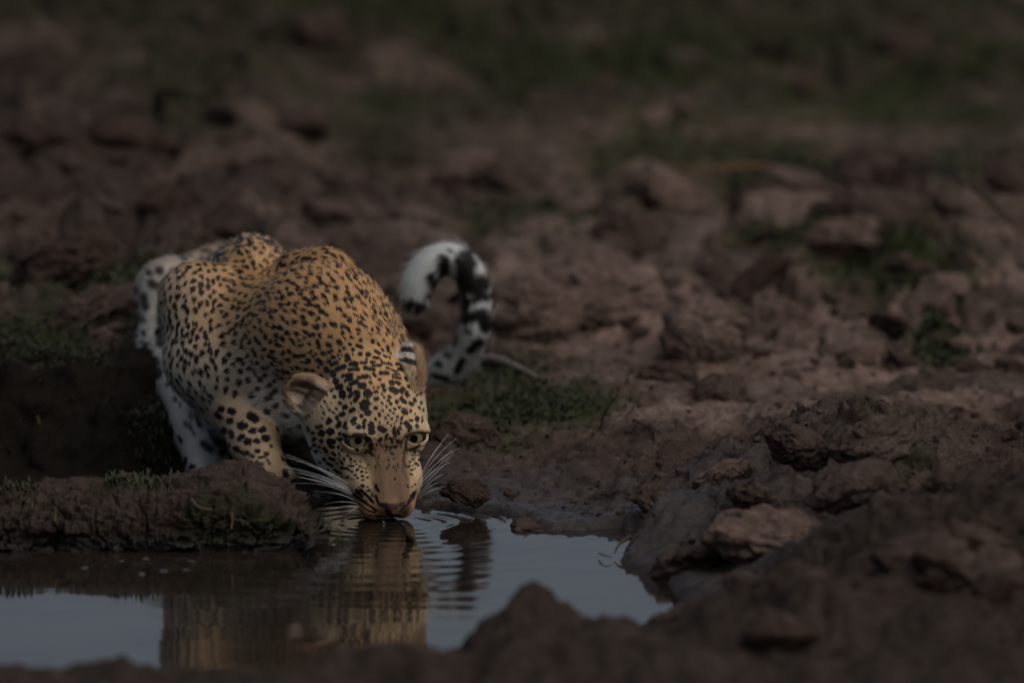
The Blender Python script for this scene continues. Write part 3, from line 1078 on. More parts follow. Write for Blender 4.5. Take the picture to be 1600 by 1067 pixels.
def mark_mask(p, M, wob=.16, soft=.8, seed=3):
    """1 inside the traced marks (p: points on the coat, compared in the photograph's plane once, at build time)."""
    d = p - CAM
    t = d @ FWD
    X = 800 + (d @ RGT) / t * 400 / 36 * 1600
    Y = 533.5 - (d @ UPV) / t * 400 / 36 * 1600
    nz = vnoise(p * 260, seed) * .5 + vnoise(p * 620, seed + 1) * .5
    out = np.zeros(len(p))
    for x1, y1, x2, y2, w in M:
        m = (X > min(x1, x2) - w * 1.6) & (X < max(x1, x2) + w * 1.6) & (Y > min(y1, y2) - w * 1.6) & (Y < max(y1, y2) + w * 1.6)
        if not m.any():
            continue
        e = np.array([x2 - x1, y2 - y1])
        a, b_ = X[m] - x1, Y[m] - y1
        u = np.clip((a * e[0] + b_ * e[1]) / max(e @ e, 1e-6), 0, 1)
        dist = np.hypot(a - u * e[0], b_ - u * e[1])
        out[m] = np.maximum(out[m], sstep(w * (1 + wob * nz[m] * 2) + soft, w * (1 + wob * nz[m] * 2) - soft, dist))
    return out


# spots of the trunk and legs scattered evenly over the skin
TA = .5 * np.linalg.norm(np.cross(SV[tri[:, 1]] - SV[tri[:, 0]], SV[tri[:, 2]] - SV[tri[:, 0]]), axis=1)


def sample(n, w=None):
    pr = TA if w is None else TA * w
    ti = rng.choice(len(tri), n, p=pr / pr.sum())
    u, v = rng.random(n), rng.random(n)
    f = u + v > 1
    u[f], v[f] = 1 - u[f], 1 - v[f]
    t = tri[ti]
    p = SV[t[:, 0]] * (1 - u - v)[:, None] + SV[t[:, 1]] * u[:, None] + SV[t[:, 2]] * v[:, None]
    n_ = norm(SN[t[:, 0]] * (1 - u - v)[:, None] + SN[t[:, 1]] * u[:, None] + SN[t[:, 2]] * v[:, None])
    return p, n_, ti


cp, cn, _ = sample(80000)
cW, cF, _, cwh = weights(cp)
# spacing and half sizes by part     head  neck  body  side  chest fore  thigh tail
SPACE = np.array([.0105, .0112, .0122, .0113, .024, .022, .034, .036])
HALF = np.array([.0045, .0049, .0054, .0050, .0072, .0075, .0105, .011])
sp = cW @ SPACE
keep, cells_ = [], {}
ck_ = np.floor(cp / .036).astype(int)
for i in range(len(cp)):
    a_, b2, c2 = ck_[i]
    near = [k for dx in (-1, 0, 1) for dy in (-1, 0, 1) for dz in (-1, 0, 1) for k in cells_.get((a_ + dx, b2 + dy, c2 + dz), ())]
    if near:
        d2 = ((cp[near] - cp[i]) ** 2).sum(1)
        if (d2 < (0.5 * (sp[near] + sp[i])) ** 2).any():
            continue
    cells_.setdefault((a_, b2, c2), []).append(i)
    keep.append(i)
keep = np.array(keep)
spot_p, spot_n, spot_t = cp[keep], cn[keep], tangent(cF[keep], cn[keep])
spot_b = np.cross(spot_n, spot_t)
spot_h = (cW[keep] @ HALF) * rng.uniform(.80, 1.18, len(keep))
spot_h *= 1 + .45 * sstep(.48, .58, spot_p[:, 1]) * (1 - cW[keep][:, 6]) * (1 - cW[keep][:, 7])
spot_e = rng.uniform(1.05, 1.75, len(keep))
spot_k = rng.uniform(0, 2 * math.pi, (len(keep), 3))
spot_r = rng.random(len(keep)) < .13           # broken rosettes
spot_a = rng.normal(0, .35, len(keep))
spot_off = {i: (rng.uniform(-1, 1, (3, 2)) * 1.15) for i in range(len(keep))}


def spot_mask(p):
    cell = .025
    ci = np.floor(p / cell).astype(np.int64)
    key = (ci[:, 0] + 500) * 4000000 + (ci[:, 1] + 500) * 2000 + ci[:, 2] + 500
    order = np.argsort(key)
    ks = key[order]
    out = np.zeros(len(p))
    for i in range(len(spot_p)):
        c = np.floor(spot_p[i] / cell).astype(int)
        idx = []
        for dx in (-1, 0, 1):
            for dy in (-1, 0, 1):
                b0 = (c[0] + dx + 500) * 4000000 + (c[1] + dy + 500) * 2000 + c[2] - 1 + 500
                a0, a1 = np.searchsorted(ks, b0), np.searchsorted(ks, b0 + 3)
                if a1 > a0:
                    idx.append(order[a0:a1])
        if not idx:
            continue
        idx = np.concatenate(idx)
        q = p[idx] - spot_p[i]
        near = np.abs(q @ spot_n[i]) < .015
        idx, q = idx[near], q[near]
        a, b_ = q @ spot_t[i], q @ spot_b[i]
        ca, sa = math.cos(spot_a[i]), math.sin(spot_a[i])
        a, b_ = a * ca + b_ * sa, -a * sa + b_ * ca
        h, e = spot_h[i], spot_e[i]

        def blob(a, b_, h, e):
            phi = np.arctan2(b_, a)
            lim = 1 + .10 * np.sin(2 * phi + spot_k[i, 0]) + .12 * np.sin(3 * phi + spot_k[i, 1]) + .07 * np.sin(5 * phi + spot_k[i, 2])
            rr = np.hypot(a / (h * math.sqrt(e)), b_ / (h / math.sqrt(e)))
            return sstep(1.12, .92, rr / lim)
        if spot_r[i]:
            m = 0
            for ox, oy in spot_off[i]:
                m = np.maximum(m, blob(a - ox * h, b_ - oy * h, h * .74, 1.4))
        else:
            m = blob(a, b_, h, e)
        out[idx] = np.maximum(out[idx], m)
    return out


ORANGE, TAN, CREAM, WHITE = np.array([.54, .310, .135]), np.array([.53, .395, .25]), np.array([.60, .545, .46]), np.array([.72, .72, .70])
BLACK = np.array([.013, .010, .009])
SPINE = np.array([at(604, 600, .12), at(505, 440, .34), at(440, 395, .48), at(390, 368, .66), at(385, 380, .95), at(375, 400, 1.15)])


def seg_dist(p, A):
    d = np.full(len(p), 9.0)
    for a, b_ in zip(A[:-1], A[1:]):
        e = b_ - a
        t = np.clip(((p - a) @ e) / (e @ e), 0, 1)
        d = np.minimum(d, np.linalg.norm(p - a - t[:, None] * e, axis=1))
    return d


def coat(p, n):
    W, flow, ln, white = weights(p)
    q = (p - HO) @ HROT.T
    ds = seg_dist(p, SPINE)
    lo = fbm(p, 14, 3, 81)
    dors = sstep(.26, .04, ds + .04 * lo)
    c = CREAM + (TAN - CREAM) * sstep(.27, .12, ds + .05 * lo)[:, None]
    dors = dors * (1 - .65 * sstep(.45, .60, p[:, 1]))
    c = c + (ORANGE - c) * (dors * .95)[:, None]
    under = sstep(.05, -.65, n[:, 2]) * (W[:, 2] + W[:, 3] + W[:, 4] + .5 * W[:, 5])
    wmix = np.clip(white * .95 + .75 * under, 0, 1)
    c = c + (WHITE * (.92 - .22 * W[:, 6:7]) - c) * wmix[:, None]
    fl = W[:, 5]
    c = c + (np.array([.58, .43, .27]) - c) * (fl * (1 - .6 * under))[:, None]
    # mud on the paw
    paw = sstep(.085, .02, p[:, 2]) * fl
    c = c + (np.array([.085, .062, .050]) - c) * (.75 * paw)[:, None]
    tl = W[:, 7]
    c = c + (WHITE * np.array([.97, 1.0, 1.02]) - c) * tl[:, None]
    # head colours
    hw = W[:, 0]
    x, f, u = np.abs(q[:, 0]), q[:, 1], q[:, 2]
    h = np.tile(np.array([.55, .385, .22]), (len(p), 1))
    h = h + (np.array([.58, .35, .165]) - h) * (sstep(-.02, -.09, f) * sstep(-.02, .02, u))[:, None]
    h = h + (np.array([.56, .43, .275]) - h) * sstep(.03, .07, x)[:, None]
    bridge = sstep(.034, .020, x) * sstep(.0, .03, f)
    grain = .5 + .5 * fbm(q * np.array([1, .35, 1]), 240, 2, 95)
    h = h * (.80 + .4 * grain)[:, None]
    h = h + (np.array([.225, .138, .080]) - h) * bridge[:, None]
    pad = sstep(.045, .06, f) * sstep(.020, .03, x) * sstep(-.04, -.055, u)
    h = h + (np.array([.52, .29, .145]) - h) * (pad * .8)[:, None]
    for i in (0, 1):
        ex, ey, ez = EYEF[i]
        e = p - EYES[i]
        a, b_ = e @ ex, e @ ey
        under_eye = sstep(.014, .0, np.abs(b_ + .022)) * sstep(.028, .012, np.abs(a))
        over_eye = sstep(.010, .0, np.abs(b_ - .020)) * sstep(.028, .010, np.abs(a))
        h = h + (np.array([.66, .54, .39]) - h) * (.28 * np.maximum(under_eye, over_eye))[:, None]
    jowl = sstep(-.055, -.075, u + .02 * lo) * sstep(.045, .02, f) * sstep(.05, .075, x)
    h = h + (WHITE * .8 - h) * (jowl * .9)[:, None]
    chin = sstep(-.082, -.090, u) * sstep(.0, .03, f)
    h = h + (np.array([.46, .44, .41]) - h) * chin[:, None]
    nose = mark_mask(p, NOSE_MARKS, .03, 1) * ((n @ VIEW) > -.2) * (hw > .5)
    h = h + (np.array([.085, .042, .036]) - h) * nose[:, None]
    c = c * (1 - hw)[:, None] + h * hw[:, None]
    # fine pepper on the forehead and the upper bridge
    pw = worley(q, 260, 401, 3)
    pep = sstep(.34, .22, pw[0]) * (pw[2] > .35) * sstep(.034, .022, x) * sstep(-.02, .0, f) * sstep(.055, .035, f)
    c = c * (1 - .80 * (pep * hw)[:, None])
    # ears: orange rim outside, pale hairs within, dark band on the back
    ear_in = np.zeros(len(p))
    ear_band = np.zeros(len(p))
    for k, E in enumerate(EARS):
        qq = (p - E[0]) @ E[1].T
        a = np.linalg.norm((qq - np.array([0, 0, E[2] * .36])) / (np.array([E[3], E[4], E[2] * .66]) * 1.12), axis=1) < 1
        up = qq[:, 2] / E[2]
        a = a & (up > .02)
        facing = (n @ E[1][1]) > .05
        inn = a & facing
        st = .5 + .5 * fbm(qq * np.array([1.0, .25, .25]), 150, 2, 5)
        ci = np.array([.13, .08, .055]) + (np.array([.52, .41, .31]) - np.array([.13, .08, .055])) * sstep(.38, .70, st)[:, None]
        rim = sstep(.80, 1.0, np.linalg.norm((qq - np.array([0, 0, E[2] * .36]))[:, [0, 2]] / np.array([E[3], E[2] * .66]), axis=1)) * (qq[:, 0] * (1 if k else -1) > -.012 if k == 0 else 1)
        ci = ci + (np.array([.36, .23, .13]) - ci) * rim[:, None]
        c = np.where(inn[:, None], ci, c)
        back = a & ~facing
        cb = np.tile(np.array([.50, .36, .21]), (len(p), 1))
        band = (up > .40) & (up < .60)
        band2 = up > .86
        pale = (up >= .60) & (up <= .86)
        if k == 0:
            cb[band] = (.03, .025, .024)
            cb[band2] = (.05, .043, .04)
            cb[pale] = (.62, .56, .48)
        else:
            cb[up > .55] = (.62, .56, .48)
            em = back & (up > .3)
            mk = mark_mask(p[em], EAR_MARKS, .1, 1.2)[:, None]
            cb[em] = cb[em] + (np.array([.03, .026, .025]) - cb[em]) * mk
        c = np.where(back[:, None], cb, c)
        ear_in = np.maximum(ear_in, a & ((up > .35) | inn))
    # marks
    trunk = W[:, 1] + W[:, 2] + W[:, 3] + W[:, 4]
    front = ((n @ VIEW) > -.1).astype(float)
    dn = np.linalg.norm(q - np.array([0, -.02, -.03]), axis=1)
    face_zone = (dn < .235) * ((hw > .35) | (W[:, 1] + W[:, 2] > .3)) * front
    if face_zone.any():
        k = np.flatnonzero(face_zone)
        pd = p[k] - CAM
        tt = pd @ FWD
        px_ = np.stack([800 + (pd @ RGT) / tt * 400 / 36 * 1600, 533.5 - (pd @ UPV) / tt * 400 / 36 * 1600], 1)
        mc = HEAD_MARKS[:, :4].reshape(-1, 2, 2).mean(1)
        dm = np.full(len(k), 1e9)
        for mx_ in mc:
            dm = np.minimum(dm, ((px_ - mx_) ** 2).sum(1))
        bare = ((dm > 15.0 ** 2) | ((hw[k] < .35) & (dm > 9.0 ** 2))) & ~((px_[:, 1] > 672) & (px_[:, 0] > 575)) & ~(px_[:, 1] > 725)
        face_zone[k[bare]] = 0
    sm = spot_mask(p)
    sm = sm * (1 - face_zone) * (1 - ear_in) * (1 - sstep(.3, .6, tl))
    soft_under = 1 - .22 * np.clip(wmix, 0, 1) * (1 - W[:, 6])
    vis_leg = ((n @ VIEW) > .0) & (W[:, 5] > .5) & (p[:, 0] < -.3)
    vis_thigh = ((n @ VIEW) > -.05) & (W[:, 6] > .5) & (p[:, 0] < -.4)
    for vis, M in ((vis_leg, LEG_MARKS), (vis_thigh, THIGH_MARKS)):
        k = np.flatnonzero(vis)
        if len(k):
            pd = p[k] - CAM
            tt = pd @ FWD
            px_ = np.stack([800 + (pd @ RGT) / tt * 400 / 36 * 1600, 533.5 - (pd @ UPV) / tt * 400 / 36 * 1600], 1)
            dm = np.full(len(k), 1e9)
            for mx_ in M[:, :4].reshape(-1, 2, 2).mean(1):
                dm = np.minimum(dm, ((px_ - mx_) ** 2).sum(1))
            sm[k[dm < 20.0 ** 2]] = 0
    m = sm * soft_under
    if face_zone.any():
        k = face_zone > 0
        mm = np.maximum(mark_mask(p[k], HEAD_MARKS, .22, .9), mark_mask(p[k], MOUTH_MARKS, .1, 1))
        mm = np.maximum(mm, .5 * mark_mask(p[k], TEAR_SHADE_MARKS, .3, 3))
        mm = np.maximum(mm, mark_mask(p[k], np.concatenate([EYE_MARKS, EYE_MARKS2]), .05, 1.0) * .93)
        m[k] = np.maximum(m[k] * 0, mm * (1 - ear_in[k] * .7))
    k = tl > .3
    m[k] = np.maximum(m[k], mark_mask(p[k], TAIL_MARKS, .14, 2))
    m[vis_leg] = np.maximum(m[vis_leg], mark_mask(p[vis_leg], LEG_MARKS, .2, 1))
    m[vis_thigh] = np.maximum(m[vis_thigh], mark_mask(p[vis_thigh], THIGH_MARKS, .2, 2) * .9)
    # warm centres of the rosettes on the flank
    c = c + (BLACK - c) * m[:, None]
    return c, m, W, flow, ln, ear_in, wmix


FUR_M, nt, b = new_mat("leopard_fur")
at_ = N(nt, "ShaderNodeAttribute", attribute_name="coat")
nt.links.new(at_.outputs["Color"], b.inputs["Base Color"])
b.inputs["Roughness"].default_value = .55
b.inputs["Specular IOR Level"].default_value = .25
sn_ = N(nt, "ShaderNodeAttribute", attribute_name="skin_normal")
nt.links.new(sn_.outputs["Vector"], b.inputs["Normal"])
SKIN_M, nt, b = new_mat("leopard_skin")
at_ = N(nt, "ShaderNodeAttribute", attribute_name="coat")
fz = noise_node(nt, 900, 3, .6)
fr = ramp(nt, fz.outputs[0], [(.3, (.75, .75, .75)), (.7, (1.15, 1.15, 1.15))])
nt.links.new(mix_col(nt, 1.0, at_.outputs["Color"], fr.outputs[0], 'MULTIPLY'), b.inputs["Base Color"])
b.inputs["Roughness"].default_value = .6
b.inputs["Specular IOR Level"].default_value = .25

vc, vm, vW, vF, vL, vE, _w = coat(SV, SN)
leo_me = mesh_from("leopard", SV, tri)
set_attr(leo_me, "coat", 'FLOAT_COLOR', 'POINT', np.concatenate([vc, np.ones((len(vc), 1))], 1))
leopard = add_obj("leopard", leo_me, SKIN_M, category="leopard",
                  label="spotted leopard crouching at the water's edge to drink, tail curled up behind it")

# eyes: eyeball with iris and pupil caps
EYE_W = plain_material("eye_white", (.018, .014, .012), .12, .2, 200, .5)
IRIS_M, nt, b = new_mat("iris")
ob = N(nt, "ShaderNodeTexCoord")
nz = noise_node(nt, 30, 4, .6, ob.outputs["Object"])
ir = ramp(nt, nz.outputs[0], [(.3, (.11, .088, .05)), (.55, (.185, .15, .088)), (.75, (.25, .21, .135))])
nt.links.new(ir.outputs[0], b.inputs["Base Color"])
b.inputs["Roughness"].default_value = .25
b.inputs["Specular IOR Level"].default_value = .06
PUPIL_M = plain_material("pupil", (.003, .003, .004), .06, .1, 50, .02)


def cap(axis, r, a0, a1, rings=8, seg=40):
    z = norm(np.asarray(axis, float))
    x = norm(np.cross(z, np.array([.3, .1, 1.0])))
    y = np.cross(z, x)
    V, F = [], []
    for i in range(rings + 1):
        a = a0 + (a1 - a0) * i / rings
        for j in range(seg):
            t = 2 * math.pi * j / seg
            V.append(r * (math.cos(a) * z + math.sin(a) * (math.cos(t) * x + math.sin(t) * y)))
    for i in range(rings):
        for j in range(seg):
            k = (j + 1) % seg
            F.append((i * seg + j, (i + 1) * seg + j, (i + 1) * seg + k, i * seg + k))
    return np.array(V), np.array(F)


for i, (gx_, gy_) in enumerate(((562.5, 689.5), (646.5, 688.5))):
    e0 = EYES[i]
    # gaze so that the pupil sits where the leopard looks: at the camera
    d = CAM - e0
    t = (e0 - CAM) @ FWD
    off = np.array([(gx_ - to_px(e0)[0]) / 1000, 0, -(gy_ - to_px(e0)[1]) / 1000])
    g = norm(VIEW * EYE_R + off * .55)
    V, F = cap(g, EYE_R, 0.001, math.pi - .001, 20, 40)
    eye = add_obj("eye", mesh_from("eye", V, F), EYE_W, leopard)
    eye.location = e0
    V, F = cap(g, EYE_R * 1.012, .001, .72, 8)
    iris = add_obj("iris", mesh_from("iris", V, F), IRIS_M, eye)
    V, F = cap(g, EYE_R * 1.022, .001, .31, 6)
    pupil = add_obj("pupil", mesh_from("pupil", V, F), PUPIL_M, eye)

# whiskers
WHISK_M = plain_material("whisker", (.70, .70, .70), .35, .08, 30, .5)
WL = """1000 650 640 450 150 240 960 660 600 440 50 262 960 690 600 520 60 385 950 700 560 550 130 455 945 690 480 575 160 480 970 765 640 640 220 615
985 740 680 595 300 470 1015 830 780 745 490 718 1060 880 840 850 620 890 1060 905 850 915 660 985 1100 905 980 960 905 1045 975 720 650 560 90 400
940 670 620 470 120 250 985 750 600 590 180 540"""
WR = """690 745 760 620 835 525 690 750 770 640 870 545 695 760 780 660 885 590 690 770 780 680 860 615 695 780 760 720 840 640 700 800 760 740 815 712
695 825 750 790 820 768 690 765 750 690 850 600 688 758 742 650 812 560 692 775 765 700 852 655 700 812 745 770 790 752"""


def whisker_rows(t, ox, oy, s):
    a = np.array([float(v) for v in t.split()]).reshape(-1, 3, 2)
    a[..., 0] = ox + a[..., 0] / s
    a[..., 1] = oy + a[..., 1] / s
    return a


for row in np.concatenate([whisker_rows(WL, 430, 680, 8.207), whisker_rows(WR, 420, 500, 2.963)]):
    (x0, y0), (x1, y1), (x2, y2) = row
    yr = -.012
    c1 = 2 * np.array([x1, y1]) - .5 * np.array([x0, y0]) - .5 * np.array([x2, y2])
    root = at(x0, y0, yr + .02)
    P = bezier([root, at(c1[0], c1[1], yr - .012), at(x2, y2, yr + .025)], 9)
    V, F = tube(P, np.linspace(.00038, .00008, 9), 5)
    add_obj("whisker", mesh_from("whisker", V, F), WHISK_M, leopard)

# ------------------------------------------------------------------ fur
NFUR = 480000
fur_w = np.ones(len(tri))
tc = SV[tri].mean(1)
tn = SN[tri].mean(1)
camf = (norm(tn) @ norm(CAM - np.array([-.4, .5, .2])))
fur_w *= np.where(camf > -.35, 1.0, .22)
hd_t = np.linalg.norm(tc - hd(0, -.02, -.03), axis=1)
fur_w *= 1 + 2.2 * sstep(.20, .13, hd_t)
fur_w *= np.where(tc[:, 1] > .62, .6, 1.0)
for E in EARS:
    fur_w[np.linalg.norm(tc - E[0] - E[1][2] * E[2] * .5, axis=1) < .042] *= 2.2
for i in (0, 1):
    fur_w[np.linalg.norm(tc - EYES[i], axis=1) < EYE_R * 1.10] = 0
fur_w[(np.abs((tc - HO) @ HX) < .020) & (((tc - HO) @ HF) > .092) & (((tc - HO) @ HU) < -.046)] = .0
fp, fn, _ = sample(NFUR, fur_w)
fW, fF, fL, _ = weights(fp)
ft = tangent(fF + .10 * rng.normal(size=fF.shape), fn)
# whorls and partings
ft = norm(ft + .35 * np.cross(fn, ft) * fbm(fp, 22, 2, 44)[:, None])
face = sstep(.15, .07, np.linalg.norm(fp - hd(0, .05, -.04), axis=1))
L = fL * (1 - .45 * face) * rng.uniform(.65, 1.25, NFUR)
lift = .27 + .20 * (fW[:, 7] + fW[:, 4]) - .06 * face
ear_s = np.zeros(NFUR)
for k, E in enumerate(EARS):
    qq = (fp - E[0]) @ E[1].T
    on = (np.linalg.norm((qq - np.array([0, 0, E[2] * .36])) / (np.array([E[3], E[4], E[2] * .66]) * 1.12), axis=1) < 1) & (qq[:, 2] > .1 * E[2])
    inner = on & ((fn @ E[1][1]) > .05)
    ft[on] = tangent(E[1][2] + .15 * rng.normal(size=(on.sum(), 3)), fn[on])
    L[on] = .0045
    L[inner] = .017 * rng.uniform(.5, 1.2, inner.sum())
    lift[on] = .25
    lift[inner] = .30
    edge = on & (qq[:, 2] > .8 * E[2])
    L[edge] = .009 * rng.uniform(.4, 1.2, edge.sum())
guard = (rng.random(NFUR) < .05) & (fW[:, 0] < .3)
L = np.where(guard, L * 1.7, L)
lift = lift * rng.uniform(.7, 1.3, NFUR) * np.where(guard, 1.5, 1)
d0 = norm(ft + fn * lift[:, None] * 1.5)
d1 = norm(ft + fn * lift[:, None] * .55)
# a hair shows the colour of the place where its outer half lies
fc = coat(fp + ft * (L * .55)[:, None], fn)[0]
K = np.empty((NFUR, 4, 3))
K[:, 0] = fp - fn * .001
K[:, 1] = fp + d0 * (L * .38)[:, None]
K[:, 2] = K[:, 1] + d1 * (L * .36)[:, None]
K[:, 3] = K[:, 2] + norm(d1 + .25 * rng.normal(size=d1.shape)) * (L * .30)[:, None]
rad = np.array([.00030, .00029, .00022, .00007])[None] * rng.uniform(.75, 1.25, (NFUR, 1)) * (1 - .35 * face)[:, None]
fc = fc * rng.uniform(.82, 1.18, (NFUR, 1))
fur = bpy.data.hair_curves.new("fur")
fur.add_curves([4] * NFUR)
fur.attributes["position"].data.foreach_set("vector", K.astype(np.float32).ravel())
ra = fur.attributes.get("radius") or fur.attributes.new("radius", 'FLOAT', 'POINT')
ra.data.foreach_set("value", rad.astype(np.float32).ravel())
set_attr(fur, "coat", 'FLOAT_COLOR', 'CURVE', np.concatenate([np.clip(fc, 0, 1), np.ones((NFUR, 1))], 1))
set_attr(fur, "skin_normal", 'FLOAT_VECTOR', 'CURVE', fn)
add_obj("fur", fur, FUR_M, leopard, kind='stuff')

# ------------------------------------------------------------------ mud ledge in front of the leopard's paws
def smooth_path(pts, n):
    return bezier(np.array(pts, float), n)


def ledge():
    # crest line (photo pixel, depth) and the foot of its front and back
    xs = [-330, -100, 0, 60, 120, 180, 230, 270, 310, 350, 385, 405, 425, 450, 474, 484]
    crest = [738, 752, 772, 762, 752, 754, 762, 752, 728, 718, 720, 730, 757, 790, 832, 858]
    base = [866, 868, 869, 870, 870, 871, 872, 872, 872, 872, 872, 872, 870, 868, 868, 872]
    depth = [-.16, -.16, -.17, -.16, -.15, -.155, -.165, -.15, -.12, -.10, -.09, -.10, -.13, -.18, -.27, -.36]
    nu, nv = 620, 190
    u = np.linspace(xs[0], xs[-1], nu)
    C = np.array([at(a, np.interp(a, xs, crest), np.interp(a, xs, depth)) for a in u])
    Fp = np.array([on_level(a, np.interp(a, xs, base) + 1.2 * vnoise(np.array([[a / 60, .5, .5]]), 3)[0] + .25 * vnoise(np.array([[a / 17, .5, .5]]), 4)[0], -.012) for a in u])
    back = np.array([at(a, 0, 0)[0] for a in u])
    V = np.empty((nu, nv, 3))
    v = np.linspace(0, 1, nv)
    for i in range(nu):
        c, f = C[i], Fp[i]
        h = c[2]
        k = np.clip((u[i] - 330) / 150, 0, 1)
        # profile in the plane across the ledge: foot, undercut belly, rounded shoulder, crest, back slope
        prof = np.array([[f[1] - .000, -.014], [f[1] + .012, h * .10], [f[1] + .006, h * .28], [f[1] + .004, h * .45], [f[1] + .020, h * .64],
                         [f[1] + .055, h * .80], [(f[1] + c[1]) * .5 + .03, h * .90], [c[1], h], [c[1] + .05, h * .93], [c[1] + .12, h * .72],
                         [c[1] + .20, h * .40], [c[1] + .30, -.02]])
        q = bezier(prof, nv)
        V[i, :, 1], V[i, :, 2] = q[:, 0], q[:, 1]
        V[i, :, 0] = c[0] + (f[0] - c[0]) * np.clip((c[1] - q[:, 0]) / max(c[1] - f[1], .02), 0, 1)
    # the right hand end turns down into the water
    P = V.reshape(-1, 3)
    du = np.gradient(V, axis=0)
    dv = np.gradient(V, axis=1)
    n = norm(np.cross(du, dv).reshape(-1, 3))
    if n[nu * nv // 2 + nv // 3][2] < 0:
        n = -n
    st = P * np.array([.45, 1, 1.9])
    warp = .02 * np.stack([vnoise(P * 18, 5), vnoise(P * 18, 6), vnoise(P * 18, 7)], 1)
    tor = .35 + .65 * sstep(.085, .045, P[:, 2])
    d = .024 * fbm(st + warp, 10, 3, 2) + tor * (.022 * fbm(st + warp, 26, 4, 8, .55, ridged=True) + .009 * fbm(P, 80, 3, 12, .6, ridged=True))
    ck = worley(P + warp, 15, 37, 3)
    d = d - .010 * sstep(.10, .0, ck[1] - ck[0])
    f1, f2, rv = worley(P + warp, 24, 31, 3)
    d = d + .012 * ((f2 - f1).clip(0, .35) - .12) * (.4 + rv)
    P = P + n * d[:, None]
    return P, grid_faces(nu, nv), n


LP, LF, LN = ledge()
lm = mesh_from("mud_bank", LP, LF)
wetL = sstep(.035, .0, LP[:, 2])
gl = sstep(.0, .35, fbm(LP, 11, 4, 17) - .1 * LN[:, 2]) * .75 + .8 * sstep(.05, .02, np.hypot(LP[:, 0] + .385, LP[:, 1] + .32) - .0) * 1
palL = sstep(.1, .5, fbm(LP, 8, 3, 19)) * sstep(.0, .6, LN[:, 2]) * .35
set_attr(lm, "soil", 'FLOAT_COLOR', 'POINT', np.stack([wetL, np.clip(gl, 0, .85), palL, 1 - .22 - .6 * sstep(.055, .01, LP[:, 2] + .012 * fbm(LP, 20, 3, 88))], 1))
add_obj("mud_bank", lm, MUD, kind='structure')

# ------------------------------------------------------------------ mud clods
def ico(sub):
    import bmesh
    bm = bmesh.new()
    bmesh.ops.create_icosphere(bm, subdivisions=sub, radius=1)
    V = np.array([v.co[:] for v in bm.verts])
    F = np.array([[v.index for v in f.verts] for f in bm.faces])
    bm.free()
    return V, F


ICO5, ICO4 = ico(6), ico(4)


def clod_shape(seed, flat=.62, sub=ICO4, rough=1.0, cut=.50):
    """A broken lump: a ball cut by random planes, worn and pitted."""
    r_ = np.random.default_rng(seed)
    V, F = sub
    P = V.copy()
    R_ = np.full(len(P), 1.25)
    for _ in range(13):
        n = norm(r_.normal(size=3) * np.array([1, 1, .8]))
        off = r_.uniform(cut, 1.0)
        c = P @ n
        R_ = np.where(c > .05, smin(R_, off / np.maximum(c, .05), .06), R_)
    P = V * R_[:, None]
    o = r_.uniform(-50, 50, 3)
    d = .26 * fbm(V + o, 1.6, 3, 3) + rough * .13 * fbm(V + o, 4.0, 4, 9, .55, ridged=True) + rough * .05 * fbm(V + o, 14, 3, 5)
    P = P + V * d[:, None]
    P[:, 2] *= flat
    P[:, 0] *= r_.uniform(.85, 1.25)
    return P, F


def lump_shape(seed):
    """A knobbly lump of trodden mud."""
    r_ = np.random.default_rng(seed)
    V, F = ICO5
    o = r_.uniform(-50, 50, 3)
    w = .35 * np.stack([vnoise(V * 1.7 + o, 4), vnoise(V * 1.7 + o, 5), vnoise(V * 1.7 + o, 6)], 1)
    d = .34 * fbm(V + o + w, 1.5, 2, 3) + .17 * fbm(V + o + w, 3.6, 3, 8) + .07 * fbm(V + o, 8, 3, 9, .55, ridged=True)
    P = V * (1 + d)[:, None]
    P[:, 2] *= .62
    return P, F


CLOD_MESH = []
for k in range(12):
    P, F = clod_shape(100 + k, .5 + .06 * (k % 5), ICO4, 1.35)
    CLOD_MESH.append(mesh_from("mud_clod", P, F))
CLOD_MATS = [CLOD, mud_material("dry_clod_mud", (2.0, 1.9, 1.85), use_attr=False), mud_material("dark_clod_mud", (.8, .74, .70), use_attr=False)]


def clod(mesh_i, px, py, size, label, group=None, mat=0, rz=None, squash=1.0, sink=.30, loc=None, rough=False):
    me = CLOD_MESH[mesh_i % len(CLOD_MESH)]
    key = (mesh_i % len(CLOD_MESH), mat, rough)
    if rough:                                  # sharp and close: more relief
        V, F = lump_shape(100 + mesh_i)
        d_ = .014 * fbm(V, 20, 3, 62, .6, ridged=True)
        me = mesh_from("mud_clod", V + norm(V) * d_[:, None], F)
    if key not in clod.cache:
        m2 = me.copy()
        m2.materials.clear()
        m2.materials.append(CLOD_MATS[mat])
        clod.cache[key] = m2
    if loc is None:
        p = on_level(px, py, .05)
        for _ in range(4):                     # settle on the ground seen at that pixel
            p = on_level(px, py, height_at(p[0], p[1]))
    else:
        p = np.array([loc[0], loc[1], height_at(*loc)])
    o = add_obj("mud_clod", clod.cache[key], None, None, label=label, category="mud clod")
    if group:
        o['group'] = group
    s = size
    o.scale = (s, s, s * squash)
    o.rotation_euler = (rng.uniform(-.55, .55), rng.uniform(-.55, .55), rng.uniform(0, 6.28) if rz is None else rz)
    o.location = (p[0], p[1], p[2] + s * .5 * (1 - sink * 2) * squash)
    return o


